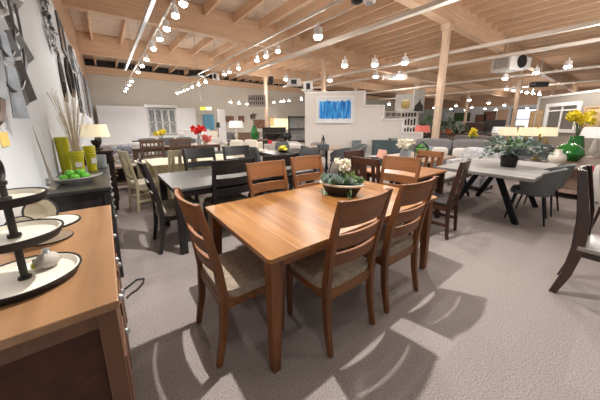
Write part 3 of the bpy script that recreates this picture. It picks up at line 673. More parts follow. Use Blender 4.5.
# ------------------------------------------------------------------ console with vases on the right
cx0, cx1, cy0, cy1, ch = 6.95, 9.25, -.9, 1.0, .62
t = thing('console_table', 'low dark wood display table under the green vases, with a lower shelf', 'table', ((cx0+cx1)/2, (cy0+cy1)/2, 0))
a, b = (cx1-cx0)/2, (cy1-cy0)/2
MB().box(-a, a, -b, b, ch-.05, ch).build('tabletop', 'brown_x', t, bev=.006); MB().box(-a+.03, a-.03, -b+.03, b-.03, .12, .16).build('shelf', 'greywood_x', t)
MB().box(-a+.3, -a+.33, -b+.03, b-.03, .16, ch-.05).build('back_panel', 'greywood_x', t)
for sx in (-1, 1):
    for sy in (-1, 1): MB().box(sx*(a-.04)-.04, sx*(a-.04)+.04, sy*(b-.04)-.04, sy*(b-.04)+.04, 0, ch-.05).build('leg', 'brown_z', t)
g = P(567, 160.5, ch)
t = thing('green_vase', 'squat glossy green vase with a flat pointed neck on the display table', 'vase', g)
MB().lathe([(0, 0), (.16, 0), (.24, .1), (.265, .16), (.23, .27), (.13, .36), (.055, .4), (.045, .48), (.03, .48), (.04, .39), (0, .34)], n=32).build('body', 'green_glaze', t, smooth=True)
vase_flowers('green_vase', 'tall leaning green vase of bright yellow flowers behind the squat one', P(577, 160, ch)+V((.45, .12, 0)), [(0, 0), (.11, 0), (.16, .12), (.165, .28), (.14, .42), (.12, .54), (.1, .54), (.11, .4), (0, .3)], 'green_glaze', petals='yellow', h=.54, r=.2, pr=.085, blooms=16)
t = thing('white_vase', 'small cream gourd shaped vase beside the squat green vase', 'vase', P(556, 163.5, ch))
MB().lathe([(0, 0), (.1, 0), (.15, .08), (.14, .16), (.06, .24), (.05, .3), (.035, .3), (.04, .22), (0, .2)], n=24).build('body', 'enamel', t, smooth=True)
MB().tube([(.04, 0, .28), (.1, 0, .27), (.12, 0, .2)], .012, 6).build('handle', 'gold', t)
t = thing('sculpture', 'antique gold looped figure sculpture on a stand near the lamp shades', 'sculpture', V((8.45, 1.32, .55)), .3)
SCULPT = t
MB().box(-.12, .12, -.08, .08, 0, .04).build('plinth', 'gold', t)
MB().tube([(.0, 0, .04), (-.06, 0, .2), (-.03, .0, .36), (.0, 0, .44), (-.02, 0, .56), (.06, 0, .62), (.12, 0, .52), (.08, 0, .4), (.1, 0, .22), (.06, 0, .04)], .035, 8).build('figure', 'gold', t, smooth=True)
MB().tube([(.1, 0, .42), (.22, 0, .3), (.2, 0, .06)], .03, 8).build('arm', 'gold', t, smooth=True)
t = thing('sale_sign', 'red and white sale sign card standing at the right edge by the display table', 'sign', P(592, 184, .3)+V((-.4, 0, .1)), R(-52))
MB().box(-.17, .17, -.01, .01, .15, .29).build('red_panel', 'sale_red', t); MB().box(-.14, .14, -.012, .008, 0, .15).build('white_panel', 'card', t)
for k, (z, w_) in enumerate(((.11, .09), (.075, .06), (.04, .08))): MB().box(-w_, w_, -.014, -.012, z, z+.008).build('print_line', 'stone', t)
MB().box(-.01, .01, -.005, .005, -.4, 0).build('stand', 'steel', t)
# ------------------------------------------------------------------ dark chairs at the right edge
t = thing('dining_chair', 'glossy dark espresso chair with a tall slotted back at the right edge', 'chair', (3.15, -.09, 0), R(180))
for s in (-1, 1):
    MB().post([(s*.2, -.28, 0, .04, .046), (s*.2, -.225, .2, .042, .062), (s*.2, -.195, .45, .046, .078), (s*.2, -.205, .7, .044, .075), (s*.2, -.27, 1.09, .038, .05)]).build('leg', 'dark_gloss', t, bev=.005)
    MB().post([(s*.195, .19, 0, .034, .034), (s*.195, .19, .43, .044, .044)]).build('leg', 'dark_gloss', t, bev=.004)
MB().slat(-.2, .2, .99, 1.09, -.255, -.268, .03, .024, 10).build('top_rail', 'dark_gloss', t, bev=.004); MB().slat(-.2, .2, .54, .6, -.205, -.21, .02, .022, 8).build('lower_rail', 'dark_gloss', t)
for x, w_ in ((-.11, .05), (0, .08), (.11, .05)): MB().post([(x, -.222, .58, w_, .014), (x, -.24, .8, w_*.8, .014), (x, -.28, 1.0, w_, .014)]).build('back_slat', 'dark_gloss', t)
MB().box(-.2, .2, -.2, .2, .38, .44).build('seat_frame', 'dark_gloss', t, bev=.004)
s_ = MB(); rs = []
for i in range(9):
    x = -.235+.47*i/8; k = 1-(2*i/8-1)**2; rs.append([(x, -.2, .44), (x, .235, .44), (x, .235, .475-.006*k), (x, .05, .478-.014*k), (x, -.2, .478-.02*k)])
s_.rings(rs).build('seat', 'dark_seat', t, bev=.008)
SD = make_side('white_pad', 'dark_gloss')
place('white_side', SD, (4.98, -.16, 0), R(150), 'white upholstered chair with dark legs cut off by the right edge')
# ------------------------------------------------------------------ sideboards along the left wall
def sideboard(name, label, y0, y1, x1, h, top, body, panel, knob, ndoor=3):
    d = x1-LX; t = thing(name, label, 'sideboard', (LX+d/2, (y0+y1)/2, 0)); a, b = d/2, (y1-y0)/2
    MB().box(-a+.002, a, -b, b, h-.03, h).build('top', top, t, bev=.004)
    MB().box(-a+.03, a-.045, -b+.05, b-.05, .12, h-.03).build('carcass', panel, t)
    for s in (-1, 1):
        MB().box(-a+.04, a-.03, s*(b-.04)-.008, s*(b-.04)+.008, .14, h-.05).build('side_panel', panel, t)
        for k in (-1, 1): MB().box(k*(a-.035)-.025, k*(a-.035)+.025, s*(b-.04)-.025, s*(b-.04)+.025, 0, h-.03).build('leg', body, t, bev=.003)
        MB().box(-a+.06, a-.06, s*(b-.04)-.014, s*(b-.04)+.014, h-.09, h-.03).build('top_rail', body, t)
    w = (2*b-.14)/ndoor
    for i in range(ndoor):
        y = -b+.07+w*i
        dr = MB().box(a-.045, a-.015, y+.006, y+w-.006, h-.24, h-.045).build('drawer', body, t, bev=.004); MB().ell((a-.004, y+w/2, h-.14), (.014, .012, .014), 12).build('knob', knob, dr, smooth=True)
        do = MB().box(a-.045, a-.015, y+.006, y+w-.006, .14, h-.25).box(a-.016, a-.008, y+.05, y+w-.05, .2, h-.31).build('door', body, t, bev=.004); MB().ell((a-.004, y+w-.05, .5), (.014, .012, .018), 12).build('knob', knob, do, smooth=True)
    return t
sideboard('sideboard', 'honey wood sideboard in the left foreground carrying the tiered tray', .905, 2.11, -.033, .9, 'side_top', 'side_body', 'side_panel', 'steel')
sideboard('sideboard', 'black topped sideboard behind the honey one, under the yellow green vases', 2.73, 4.35, -.018, .9, 'black_x', 'black_z', 'black_z', 'steel', 4)
o = MB().tube([(-.03, 2.36, .012), (.0, 2.4, .012), (.05, 2.43, .012), (.1, 2.5, .012), (.12, 2.58, .012), (.06, 2.6, .014), (-.02, 2.52, .012), (-.1, 2.48, .012), (-.3, 2.46, .012)], .008, 6).build('power_cord', 'rubber', None, smooth=True)
tag(o, 'thin black power cord looped on the carpet beside the honey sideboard', 'cord')
# tiered tray
t = thing('tiered_tray', 'three tier white enamel tray with dark rims and a ring handle', 'tray', (-.29, 1.225, .9))
dz = lambda r, z: [(0, z), (r*.9, z), (r, z+.028), (r-.006, z+.03), (r*.88, z+.01), (0, z+.01)]
for r, z in ((.155, 0), (.126, .158), (.102, .29)):
    o = MB().lathe([(0, z+.004), (r*.88, z+.004), (r-.006, z+.026), (r-.012, z+.028), (r*.85, z+.012), (0, z+.012)], n=48).build('tier', 'enamel', t, smooth=True)
    MB().lathe([(r*.5, z), (r*.9, z), (r+.001, z+.026), (r, z+.03), (r-.004, z+.0305), (r*.87, z+.003)], n=48).build('rim', 'rim', o, smooth=True)
MB().lathe([(0, .01), (.018, .012), (.018, .02), (.0105, .022), (.0105, .163), (.018, .168), (.018, .18), (.0105, .183), (.0105, .295), (.016, .301), (.016, .311), (.009, .315), (.009, .35), (.014, .355), (.014, .365), (0, .366)], n=16).build('pole', 'rim', t, smooth=True)
MB().tube([(0, .036*sin(2*pi*k/24), .4+.036*cos(2*pi*k/24)) for k in range(24)], .007, 8, closed=True).build('ring_handle', 'rim', t, smooth=True)
t = thing('ceramic_pear', 'grey ceramic bulb ornament lying on the lowest tray tier', 'ornament', (-.235, 1.275, .916))
MB().lathe([(0, 0), (.022, .0), (.036, .016), (.037, .03), (.026, .046), (.012, .054), (0, .056)], n=24).build('bulb', 'stone', t, smooth=True)
MB().lathe([(0, .052), (.014, .052), (.009, .064), (.012, .07), (0, .072)], n=12).build('cap', 'steel', t, smooth=True)
t = thing('yellow_cork', 'small yellow green ornament tucked beside the grey bulb on the tray', 'ornament', (-.272, 1.28, .915)); MB().ell((0, 0, .014), (.012, .02, .012), 10).build('body', 'chart', t, smooth=True); MB().cyl((0, 0, .02), (0, .0, .036), .004).build('stem', 'leaf3', t)
# white enamel dishes behind the tray
def bowl_prof(r, h): return [(0, 0), (r*.5, 0), (r*.85, h*.45), (r, h), (r-.006, h), (r*.82, h*.48), (r*.47, .008), (0, .008)]
def tilted(o, loc, rot): o.location = loc; o.rotation_euler = rot
t = thing('enamel_pot', 'white enamel pot with a dark rim lying on its side behind the tray', 'pot')
MB().lathe([(0, 0), (.06, 0), (.072, .015), (.072, .1), (.066, .1), (.066, .02), (0, .01)], n=32).build('pot_body', 'enamel', t, smooth=True); MB().lathe([(.066, .098), (.074, .098), (.074, .104), (.066, .104)], n=32).build('rim', 'rim', t)
tilted(t, (-.375, 1.87, .974), (R(74), 0, R(38)))
t = thing('enamel_bowl', 'white enamel bowl standing on edge left of the enamel pot', 'bowl')
MB().lathe(bowl_prof(.058, .035), n=32).build('bowl_body', 'enamel', t, smooth=True); MB().lathe([(.054, .034), (.06, .034), (.06, .038), (.054, .038)], n=32).build('rim', 'rim', t)
tilted(t, (-.39, 1.715, .96), (R(86), 0, R(25)))
t = thing('cake_stand', 'white footed cake stand with a dark edge between the pot and the tray', 'cake stand', (-.272, 1.64, .9), 0)
MB().lathe([(0, 0), (.075, 0), (.078, .006), (.03, .016), (.022, .03), (.05, .055), (.06, .066), (.115, .07), (.118, .08), (.108, .08), (0, .074)], n=40).build('stand', 'enamel', t, smooth=True)
MB().lathe([(.112, .074), (.12, .074), (.12, .08), (.112, .082)], n=40).build('edge', 'rim', t); MB().lathe([(.07, 0), (.081, 0), (.081, .005), (.07, .006)], n=40).build('foot_edge', 'rim', t)
# on the black sideboard
t = thing('fruit_dish', 'grey boat shaped dish heaped with green apples on the black sideboard', 'dish', (-.275, 3.13, .9), R(8))
MB().lathe([(0, 0), (.1, 0), (.14, .03), (.17, .05), (.165, .055), (.13, .035), (.09, .012), (0, .012)], n=36, sx=1.05, sy=.62).build('dish', 'slate', t, smooth=True)
for s in (-1, 1): MB().tube([(s*.16, -.04, .05), (s*.2, -.02, .066), (s*.2, .02, .066), (s*.16, .04, .05)], .008, 6).build('handle', 'slate', t, smooth=True)
k = 0
for x, y, z in ((-.07, -.01, .03), (0, -.03, .03), (.06, 0, .03), (-.01, .045, .03), (-.03, .0, .075), (.035, .01, .075)):
    k += 1; t = thing('green_apple', 'green apple in the grey boat shaped dish', 'apple', (-.275+x*1.15, 3.13+y*1.15, .9+z*.85), k, 'green apples in the grey dish')
    MB().lathe([(0, .008), (.018, .0), (.034, .016), (.038, .036), (.03, .054), (.014, .06), (0, .052)], n=20).build('fruit', 'apple', t, smooth=True); MB().cyl((0, 0, .05), (.004, 0, .068), .003, n=5).build('stem', 'brown_z', t)
def ribbed(name, label, loc, r, h, card=None):
    t = thing(name, label, 'vase', loc, card or 0); pr = [(0, 0), (r*.78, 0)]; n = 22
    for i in range(n+1): z = h*i/n; pr.append((r*(.8+.2*i/n)+(.006 if i % 2 and i > n*.62 else 0), z))
    pr += [(r*.9, h), (r*.72, .02), (0, .02)]
    MB().lathe(pr, n=32).build('body', 'chart', t, smooth=True); MB().lathe([(r*.98, h*.78), (r*1.06, h*.8), (r*.98, h*.82)], n=32).build('rib', 'chart', t)
    if card is not None: MB().box(-.028, .028, -r*1.1, -r*1.1+.002, h*.3, h*.52).build('price_tag', 'card', t); 
    return t
ribbed('ribbed_vase', 'tall yellow green ribbed vase closest to the wall', (-.4, 3.86, .9), .058, .4)
ribbed('ribbed_vase', 'short yellow green ribbed vase in the middle with a price tag and dried grass', (-.285, 3.72, .9), .062, .25, R(10))
ribbed('ribbed_vase', 'yellow green ribbed vase at the right, tagged with a white card', (-.175, 3.86, .9), .055, .29, R(30))
t = thing('dried_grass', 'bunch of tall dried beige grass standing in the short yellow green vase', 'dried grass', (-.285, 3.72, .93)); g, pl = MB(), MB(); rng = random.Random(5)
for i in range(46):
    a = rng.random()*6.28; e = rng.random()**.6; p = V((.22*e*cos(a)*.7, .3*e*sin(a), .5+.4*rng.random())); g.tube([(0.02*cos(a), .02*sin(a), .03), (p.x*.35, p.y*.35, p.z*.55), p], .0022, 4)
    if i % 2 == 0:
        for k in range(6): pl.leaf(p-V((p.x, p.y, p.z))*.03*k, (rng.gauss(0, .5)+p.x, rng.gauss(0, .5)+p.y, 1), (1, 0, 0), .07, .012)
g.build('stalks', 'straw', t); pl.build('plumes', 'straw', t)
t = thing('candle_jar', 'pale blue frosted glass jar at the back corner of the black sideboard', 'jar', (-.085, 4.05, .9)); MB().lathe([(0, 0), (.05, 0), (.055, .16), (.05, .16), (.046, .01), (0, .01)], n=24).build('jar', 'frost', t, smooth=True); MB().lathe([(0, .012), (.044, .012), (.047, .1), (0, .1)], n=20).build('wax', 'card', t)
t = thing('price_card', 'small folded white price card lying by the fruit dish', 'card', (-.455, 2.98, .9), .5); MB().prism([(-.03, 0), (.03, 0), (0, .02)], lambda x, z, d: (x, d, z), -.02, .02).build('card', 'card', t)
for lab, y, h, lean, k in (('taller of two slim metal reed ornaments leaning on the left wall', 2.92, .53, -.03, 1), ('shorter of two slim metal reed ornaments leaning on the left wall', 3.03, .3, -.03, 2)):
    t = thing('metal_reed', lab, 'ornament', (-.425, y, .9)); MB().rings([[(x-.005*q, -.009*q, z), (x+.005*q, -.009*q, z), (x+.005*q, .009*q, z), (x-.005*q, .009*q, z)] for x, z, q in ((.01, .012, .8), (0, h*.4, 1), (-.02, h*.8, .6), (lean, h, .1))]).build('blade', 'reed', t); MB().lathe([(0, 0), (.03, 0), (.03, .012), (0, .014)], n=14).build('base', 'reed', t)
# ------------------------------------------------------------------ wall decor
t = thing('windmill_art', 'large galvanised windmill wheel hanging on the left wall', 'wall art', (LX+.07, 2.3, 2.2))
MB().lathe([(0, -.03), (.1, -.03), (.1, .03), (0, .03)], n=20).build('hub', 'galv_dark', t).rotation_euler = (0, pi/2, 0)
for r in (.36, .56): MB().tube([(0, r*cos(2*pi*k/40), r*sin(2*pi*k/40)) for k in range(40)], .008, 6, closed=True).build('ring', 'galv_dark', t)
for k in range(22):
    a = 2*pi*k/11+.15; u = V((0, cos(a), sin(a))); v = V((.42, -sin(a)*.9, cos(a)*.9)).normalized(); b = MB(); rs = []
    for r, w in ((.42, .045), (.56, .06), (.72, .078)):
        r = r if k < 11 else r*.55; w = w if k < 11 else w*.6; c = u*r; n_ = V((1, 0, 0)); rs.append([c-v*w*.75, c-n_*.012, c+v*w*.75, c+v*w*.75+n_*.004, c-n_*.008, c-v*w*.75+n_*.004])
    b.rings(rs).build('blade', 'galv' if k % 3 else 'galv_dark', t)
t = thing('round_frame', 'dark bronze round frame low on the left wall beneath the windmill', 'wall frame', (LX+.03, 1.92, 1.7))
MB().tube([(0, .2*cos(2*pi*k/36), .24*sin(2*pi*k/36)) for k in range(36)], .034, 8, closed=True).build('ring', 'bronze', t, smooth=True); MB().prism([(.19*cos(2*pi*k/36), .23*sin(2*pi*k/36)) for k in range(36)], lambda y, z, d: (d, y, z), -.025, -.01).build('mirror_glass', 'mirror', t)
t = thing('price_tag', 'yellow price tag hanging below the bronze round frame', 'tag', (LX+.003, 2.2, 1.36)); MB().box(-.003, .003, -.07, .07, -.04, .04).build('card', 'tag_yellow', t); MB().cyl((0, 0, .04), (0, -.03, .1), .002, n=4).build('string', 'card', t)
t = thing('leaf_panel', 'tall wall hanging of many small silver leaves high on the left wall', 'wall art', (LX+.03, 5.1, 2.95)); l = MB(); rng = random.Random(2)
for i in range(150): l.leaf((rng.uniform(.0, .03), rng.gauss(0, .2), rng.uniform(-.5, .5)), (abs(rng.gauss(0, .2)), rng.gauss(0, 1), rng.gauss(0, 1)), (1, 0, rng.gauss(0, .5)), .1, .06)
l.build('leaves', 'galv_dark', t); MB().box(-.028, -.02, -.02, .02, -.5, .5).build('backing_rod', 'steel', t)
def wallmirror(label, y, z, w, h, frame, oval=False, fw=.06, th=.03, g='mirror', name='wall_mirror'):
    t = thing(name, label, 'mirror', (LX+.003, y, z)); n = 40
    if oval:
        MB().tube([(th*.5, (w/2-fw/2)*cos(2*pi*k/n), (h/2-fw/2)*sin(2*pi*k/n)) for k in range(n)], fw/2, 8, closed=True).build('frame', frame, t, smooth=True)
        MB().prism([((w/2-fw*.6)*cos(2*pi*k/n), (h/2-fw*.6)*sin(2*pi*k/n)) for k in range(n)], lambda a, b, d: (d, a, b), 0, th*.4).build('mirror_glass', g, t)
    else:
        a, b = w/2, h/2; MB().box(0, th, -a, a, b-fw, b).box(0, th, -a, a, -b, -b+fw).box(0, th, -a, -a+fw, -b+fw, b-fw).box(0, th, a-fw, a, -b+fw, b-fw).build('frame', frame, t, bev=.01)
        MB().box(0, th*.5, -a+fw, a-fw, -b+fw, b-fw).build('mirror_glass', g, t)
wallmirror('pewter framed mirror highest on the left wall, past the silver leaf hanging', 7.4, 3.18, .95, .7, 'galv_dark', fw=.12)
wallmirror('large oval mirror with a thick black frame on the left wall', 7.5, 2.4, 1.3, .8, 'rim', True, .07)
wallmirror('round silver framed mirror above the oval black one', 9.3, 3.12, 1.1, .62, 'galv', True, .14)
for lab, y, z, w, h, f in (('black framed square mirror right of the oval mirror on the left wall', 9.6, 2.25, .9, 1.0, 'black'), ('tall silver framed mirror past the square black mirror', 11.2, 2.5, 1.1, 1.4, 'steel'), ('tall pewter framed mirror near the end of the left wall', 13.2, 2.6, 1.2, 1.7, 'galv'), ('dark bronze mirror second from the end of the left wall', 15.4, 2.6, 1.3, 1.8, 'bronze')): wallmirror(lab, y, z, w, h, f, fw=.1)
picture('pale blue canvas at the very end of the left wall', (LX+.003, 18.2, 2.8), (0, 1, 0), 1.6, 1.8, 'blue_cloth', 'steel')
t = thing('scroll_art', 'black wrought scroll ornament on the left wall above the dried grass', 'wall art', (LX+.02, 5.9, 2.2))
for s in (-1, 1):
    MB().tube([(0, s*(.05+.012*k)*cos(k*.5)*.9, .3-.02*k+(.05+.012*k)*sin(k*.5)) for k in range(22)], .014, 6).build('scroll', 'rim', t, smooth=True)
MB().bar((0, 0, -.4), (0, 0, .4), .03, .02).build('spine', 'rim', t)
# ------------------------------------------------------------------ blue painting and things on or by the stepped partition
pw = lambda s, z: onW(s, z, -.012)
t = thing('framed_painting', 'abstract blue brush stroke painting in a white frame on the stepped partition', 'painting', onW(.5, 1.915, 0), R(-45))
a, b = .675, .465
MB().box(-a, a, -.05, 0, b-.06, b).box(-a, a, -.05, 0, -b, -b+.06).box(-a, -a+.06, -.05, 0, -b+.06, b-.06).box(a-.06, a, -.05, 0, -b+.06, b-.06).build('frame', 'white_paint', t, bev=.008)
MB().box(-a+.06, a-.06, -.03, -.002, -b+.06, b-.06).build('canvas', 'canvas', t); st = MB(); rng = random.Random(9)
for i in range(26):
    x = -.52+1.04*i/25; w_ = .022+.02*rng.random(); z1 = .29+.05*rng.random(); z0 = -.28-.05*rng.random(); st.prism([(x-w_, z0+.02), (x-w_*.4, z0), (x+w_*.6, z0+.01), (x+w_, z0+.04), (x+w_, z1-.03), (x+w_*.3, z1), (x-w_*.7, z1-.01), (x-w_, z1-.04)], lambda u, z, d: (u, d, z), -.034-.0004*(i % 4), -.03)
st.build('brush_strokes', 'blue_art', t)
o = MB().box(-.06, .06, -.004, 0, -.02, .02).build('price_label', 'card'); o.location = onW(.95, 1.38, -.001); o.rotation_euler = (0, 0, R(-45)); tag(o, 'small white label stuck under the blue painting', 'label')
def buffet(label, s0, s1, h, mat, off=.35, slats=0):
    c = onW((s0+s1)/2, 0, -off/2-.03); t = thing('cabinet', label, 'cabinet', c, R(-45)); w = (s1-s0)/2; d = off/2
    MB().box(-w, w, -d, d, .06, h-.03).build('body', mat, t); MB().box(-w-.02, w+.02, -d-.02, d, h-.03, h).build('top', mat, t)
    n = max(1, round(w*2/.5))
    for i in range(n):
        x0 = -w+.02+(2*w-.04)*i/n; x1 = -w+.02+(2*w-.04)*(i+1)/n-.02
        dr = MB().box(x0, x1, -d-.015, -d, .1, h-.06).build('door', mat, t, bev=.004)
        sl = MB()
        for k in range(7): z = .14+(h-.3)*k/7; sl.box(x0+.04, x1-.04, -d-.026, -d-.012, z, z+(h-.3)/10)
        sl.build('louvre', mat, dr)
    for s in (-1, 1): MB().box(s*(w-.05)-.03, s*(w-.05)+.03, -d, d, 0, .06).build('foot', 'black', t)
    return t
buffet('narrow grey green louvred cabinet against the stepped partition', 1.15, 1.42, .87, 'teal')
buffet('long grey green louvred buffet under the steps of the partition', 1.85, 3.1, .88, 'dteal', .4)
t = thing('black_tray', 'small black ornament on top of the long grey green buffet', 'ornament', onW(2.55, .88, -.25), R(-45)); MB().box(-.2, .2, -.06, .06, .03, .06).build('plate', 'black', t)
for s in (-1, 1): MB().box(s*.15-.02, s*.15+.02, -.05, .05, 0, .03).build('foot', 'black', t)
# ------------------------------------------------------------------ middle distance, left
def flo(px, py, dist): p = D(px, py, dist); return V((p.x, p.y, 0))
def on(px, dist, z): p = D(px, 124, dist); return V((p.x, p.y, z))
def face(p): return math.atan2(p.x, -p.y)             # rotation that turns a thing's +y side to the viewer
t = thing('television_stand', 'low dark open stand with a pale top behind the black sideboard', 'stand', (.32, 6.75, 0), 0)
MB().box(-.5, .5, -.2, .2, .5, .54).build('top', 'greywood_x', t); MB().box(-.5, .5, -.2, .2, .12, .16).build('shelf', 'greywood_x', t); MB().box(-.5, .5, .17, .2, .16, .5).build('back_panel', 'black', t)
for sx in (-1, 1):
    for sy in (-1, 1): MB().box(sx*.46-.03, sx*.46+.03, sy*.17-.03, sy*.17+.03, 0, .5).build('leg', 'black', t)
t = thing('chest', 'dark red brown chest against the left wall under the cream lamp', 'chest', (LX+.27, 5.6, 0), 0)
MB().box(-.26, .24, -.5, .5, .1, .98).build('body', 'dark_gloss', t, bev=.01); MB().box(-.265, .27, -.53, .53, .98, 1.02).build('top', 'dark_gloss', t, bev=.008)
for k in range(3):
    d = MB().box(.24, .255, -.46, .46, .16+.27*k, .4+.27*k).build('drawer', 'dark_gloss', t)
    for s in (-1, 1): MB().ell((.268, s*.25, .28+.27*k), (.02, .02, .02), 8).build('knob', 'gold', d)
for sx in (-1, 1):
    for sy in (-1, 1): MB().box(sx*.2-.03, sx*.2+.03, sy*.44-.03, sy*.44+.03, 0, .1).build('foot', 'dark_gloss', t)
LMP = make_lamp('shade', 'rim', .2, .55)
place('lampcream', LMP, (-.14, 5.5, 1.02), 0, 'lamp with a pleated cream shade on the dark red chest by the left wall', None, (1, 1, .75))
sofa('grey sofa heaped with patterned pillows behind the yellow green vases', (.5, 9.95, 0), R(180), 1.9, .9, .82, 'lgrey_fab', 2)
PAT = make_cushion('dark_pattern')
place('pat', PAT, (-.02, 9.63, .49), R(176), 'blue grey patterned pillow at the left end of the far left grey sofa')
place('pat', PAT, (.43, 9.61, .49), R(186), 'blue grey patterned pillow in the middle of the far left grey sofa')
WHC = make_cushion('pattern', .46)
place('whc', WHC, (.9, 9.6, .49), R(180), 'pale patterned pillow at the right end of the far left grey sofa')
table('dining_table', 'grey brown farm table with yellow flowers on it, behind the cream bench chest', .55, 2.2, 8.35, 9.0, .76, 'brown_x', 'brown_z', .1, .04, .9)
WC = make_mission('brown_x', 'brown_z', 'brown_x', .58, 1.02, 6, True)
place('brownc', WC, (.97, 8.12, 0), 0, 'grey brown spindle chair with square cut-outs, below the yellow flowers')
place('brownc', WC, (1.68, 8.12, 0), 0, 'grey brown spindle chair with square cut-outs, left of the red flowers')
vase_flowers('flower_vase', 'slim vase of spiky yellow flowers on the grey brown farm table', (1.35, 8.7, .76), [(0, 0), (.05, 0), (.06, .1), (.035, .2), (.03, .2), (.04, .1), (0, .02)], 'enamel', petals='yellow', h=.26, r=.2, pr=.06, blooms=9)
table('dining_table', 'small pale topped table holding the red flowers', 2.25, 3.1, 8.5, 9.3, .76, 'greywood_x', 'brown_z', .07)
vase_flowers('flower_vase', 'glass vase of red and coral flowers left of the near grey chair backs', (2.3+.12, 8.62, .76), [(0, 0), (.07, 0), (.08, .14), (.06, .2), (.05, .2), (.065, .13), (0, .02)], 'frost', petals='red', h=.4, r=.2, pr=.095, blooms=9)
vase_flowers('flower_vase', 'low bowl of coral blossoms in front of the red flowers', (2.62, 8.62, .76), [(0, 0), (.06, 0), (.1, .07), (.09, .07), (0, .03)], 'enamel', petals='coral', h=.16, r=.15, pr=.09, blooms=9)
DG = make_side('dgrey_fab', 'black_metal', .48)
place('dgside', DG, (3.05, 8.4, 0), R(70), 'dark grey upholstered chair right of the red flowers')
sofa('long charcoal sofa behind the grey brown farm table', (2.0, 11.6, 0), R(180), 2.4, .9, .86, 'dgrey_fab', 3)
# white hutch
p = on(163, 14, 0); t = thing('hutch', 'tall white hutch with glass doors in front of the white partition', 'hutch', p, face(p)+pi)
w = .63
MB().box(-w, w, -.2, .2, 0, .9).build('cabinet', 'white_paint', t, bev=.01); MB().box(-w-.04, w+.04, -.24, .2, 2.16, 2.3).build('cornice', 'white_paint', t, bev=.01)
MB().box(-w, -w+.05, -.2, .2, .9, 2.16).box(w-.05, w, -.2, .2, .9, 2.16).box(-w, w, .17, .2, .9, 2.16).build('case', 'white_paint', t)
for z in (1.3, 1.72): MB().box(-w+.05, w-.05, -.16, .17, z, z+.025).build('shelf', 'white_paint', t)
for i in range(4):
    x0 = -w+.06+(2*w-.12)*i/4; x1 = x0+(2*w-.12)/4-.01; d = MB().box(x0, x0+.035, -.22, -.19, .94, 2.12).box(x1-.035, x1, -.22, -.19, .94, 2.12).box(x0, x1, -.22, -.19, .94, .99).box(x0, x1, -.22, -.19, 2.07, 2.12).box(x0, x1, -.215, -.195, 1.5, 1.52).build('door', 'white_paint', t)
    MB().box(x0+.03, x1-.03, -.208, -.204, .98, 2.08).build('pane', 'glass', d); MB().ell((x1-.02, -.23, 1.5), (.015, .015, .04), 8).build('handle', 'black', d)
for i in range(9):
    o = MB().box(-.02, .02, -.09, .09, 0, .26+.03*(i % 3)).build('book', 'black' if i % 2 else 'slate'); q = Matrix.Translation(p) @ Matrix.Rotation(face(p)+pi, 4, 'Z') @ V((-.47+.118*i, 0, 1.745)); o.location = q; o.rotation_euler = (0, 0, face(p)+pi)
    tag(o, 'dark book spine on the upper shelf of the white hutch', 'book', 'dark books in the white hutch')
# far wall pictures and hangings
def farpic(label, px, py, w, h, mat, frame='black', **k): q = (FY-.165)/ray(px, py).y; d = ray(px, py); return picture(label, (d.x*q, FY-.004, CH+d.z*q), (1, 0, 0), w, h, mat, frame, **k)
farpic('small bright multicoloured picture on the far wall right of the white hutch', 179, 117, .7, .75, 'sky_blue', 'sale_red')
farpic('left one of two small dark pictures on the far wall above the red flowers', 186, 118, .5, .45, 'pic_a')
farpic('right one of two small dark pictures on the far wall above the red flowers', 192.5, 118, .5, .45, 'pic_b')
farpic('brown wide picture on the far wall behind the white drum lamp', 229, 119, 1.0, .5, 'pic_b', 'brown_z')
farpic('small dark picture on the far wall right of the white drum lamp', 242, 119, .55, .55, 'pic_b')
farpic('dark wide picture on the far wall right of the green vase', 262, 124, 1.4, .8, 'pic_b', 'black')
farpic('pale landscape print on the far wall above the dark bowl', 271, 121, .8, .9, 'pic_c', 'steel')
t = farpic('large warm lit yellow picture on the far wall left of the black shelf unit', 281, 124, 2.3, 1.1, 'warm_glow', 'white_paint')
for k, px in enumerate((206, 211)):
    q = (FY-.02)/ray(px, 122).y; d = ray(px, 122); t = thing('hanging_cloth', ('left' if k == 0 else 'right')+' one of two pale blue cloth panels hung on the far wall', 'cloth', (d.x*q, FY-.05, CH+d.z*q))
    MB().rings([[(x, .03*sin(x*24)-.02, -.62), (x, .03*sin(x*24), -.62), (x, .03*sin(x*24), .6), (x, .03*sin(x*24)-.02, .6)] for x in [-.25+.5*i/24 for i in range(25)]]).build('cloth', 'blue_cloth', t); MB().cyl((-.26, 0, .61), (.26, 0, .61), .015).build('rod', 'steel', t)
def hangsign(label, px, py, dist, w, h, mat, th=.03, rods=True, rz=None, name='hanging_sign', cat='sign', second=None):
    p = D(px, py, dist); t = thing(name, label, cat, p, -YAW if rz is None else rz)
    MB().box(-w/2, w/2, -th/2, th/2, -h/2, h/2).build('board', mat, t, bev=.004)
    if second: second(t, w, h, th)
    for s in (-1, 1): MB().cyl((s*w*.4, 0, h/2), (s*w*.4, 0, 5.03-p.z), .006, n=5).build('cable', 'steel', t)
    return t
def strokes(col):
    def f(t, w, h, th):
        b = MB()
        for r in range(2):
            for i in range(7): x = -w*.42+w*.84*i/7; z = h*(.06-.36*r); b.box(x, x+w*.06, -th/2-.006, -th/2, z, z+h*.26)
        b.box(-w*.4, w*.4, -th/2-.006, -th/2, h*.38, h*.42); b.build('dark_strokes', col, t)
    return f
hangsign('small green and white banner hanging low above the blue cloth panels', 206, 108.5, 17, .7, .2, 'card', second=lambda t, w, h, th: MB().box(-w/2, 0, -th/2-.004, -th/2, -h/2, h/2).build('green_panel', 'chart', t))
hangsign('dark framed sign with rows of strokes hanging left of the second column', 257, 101, 14, .95, .62, 'stone', second=strokes('black'))
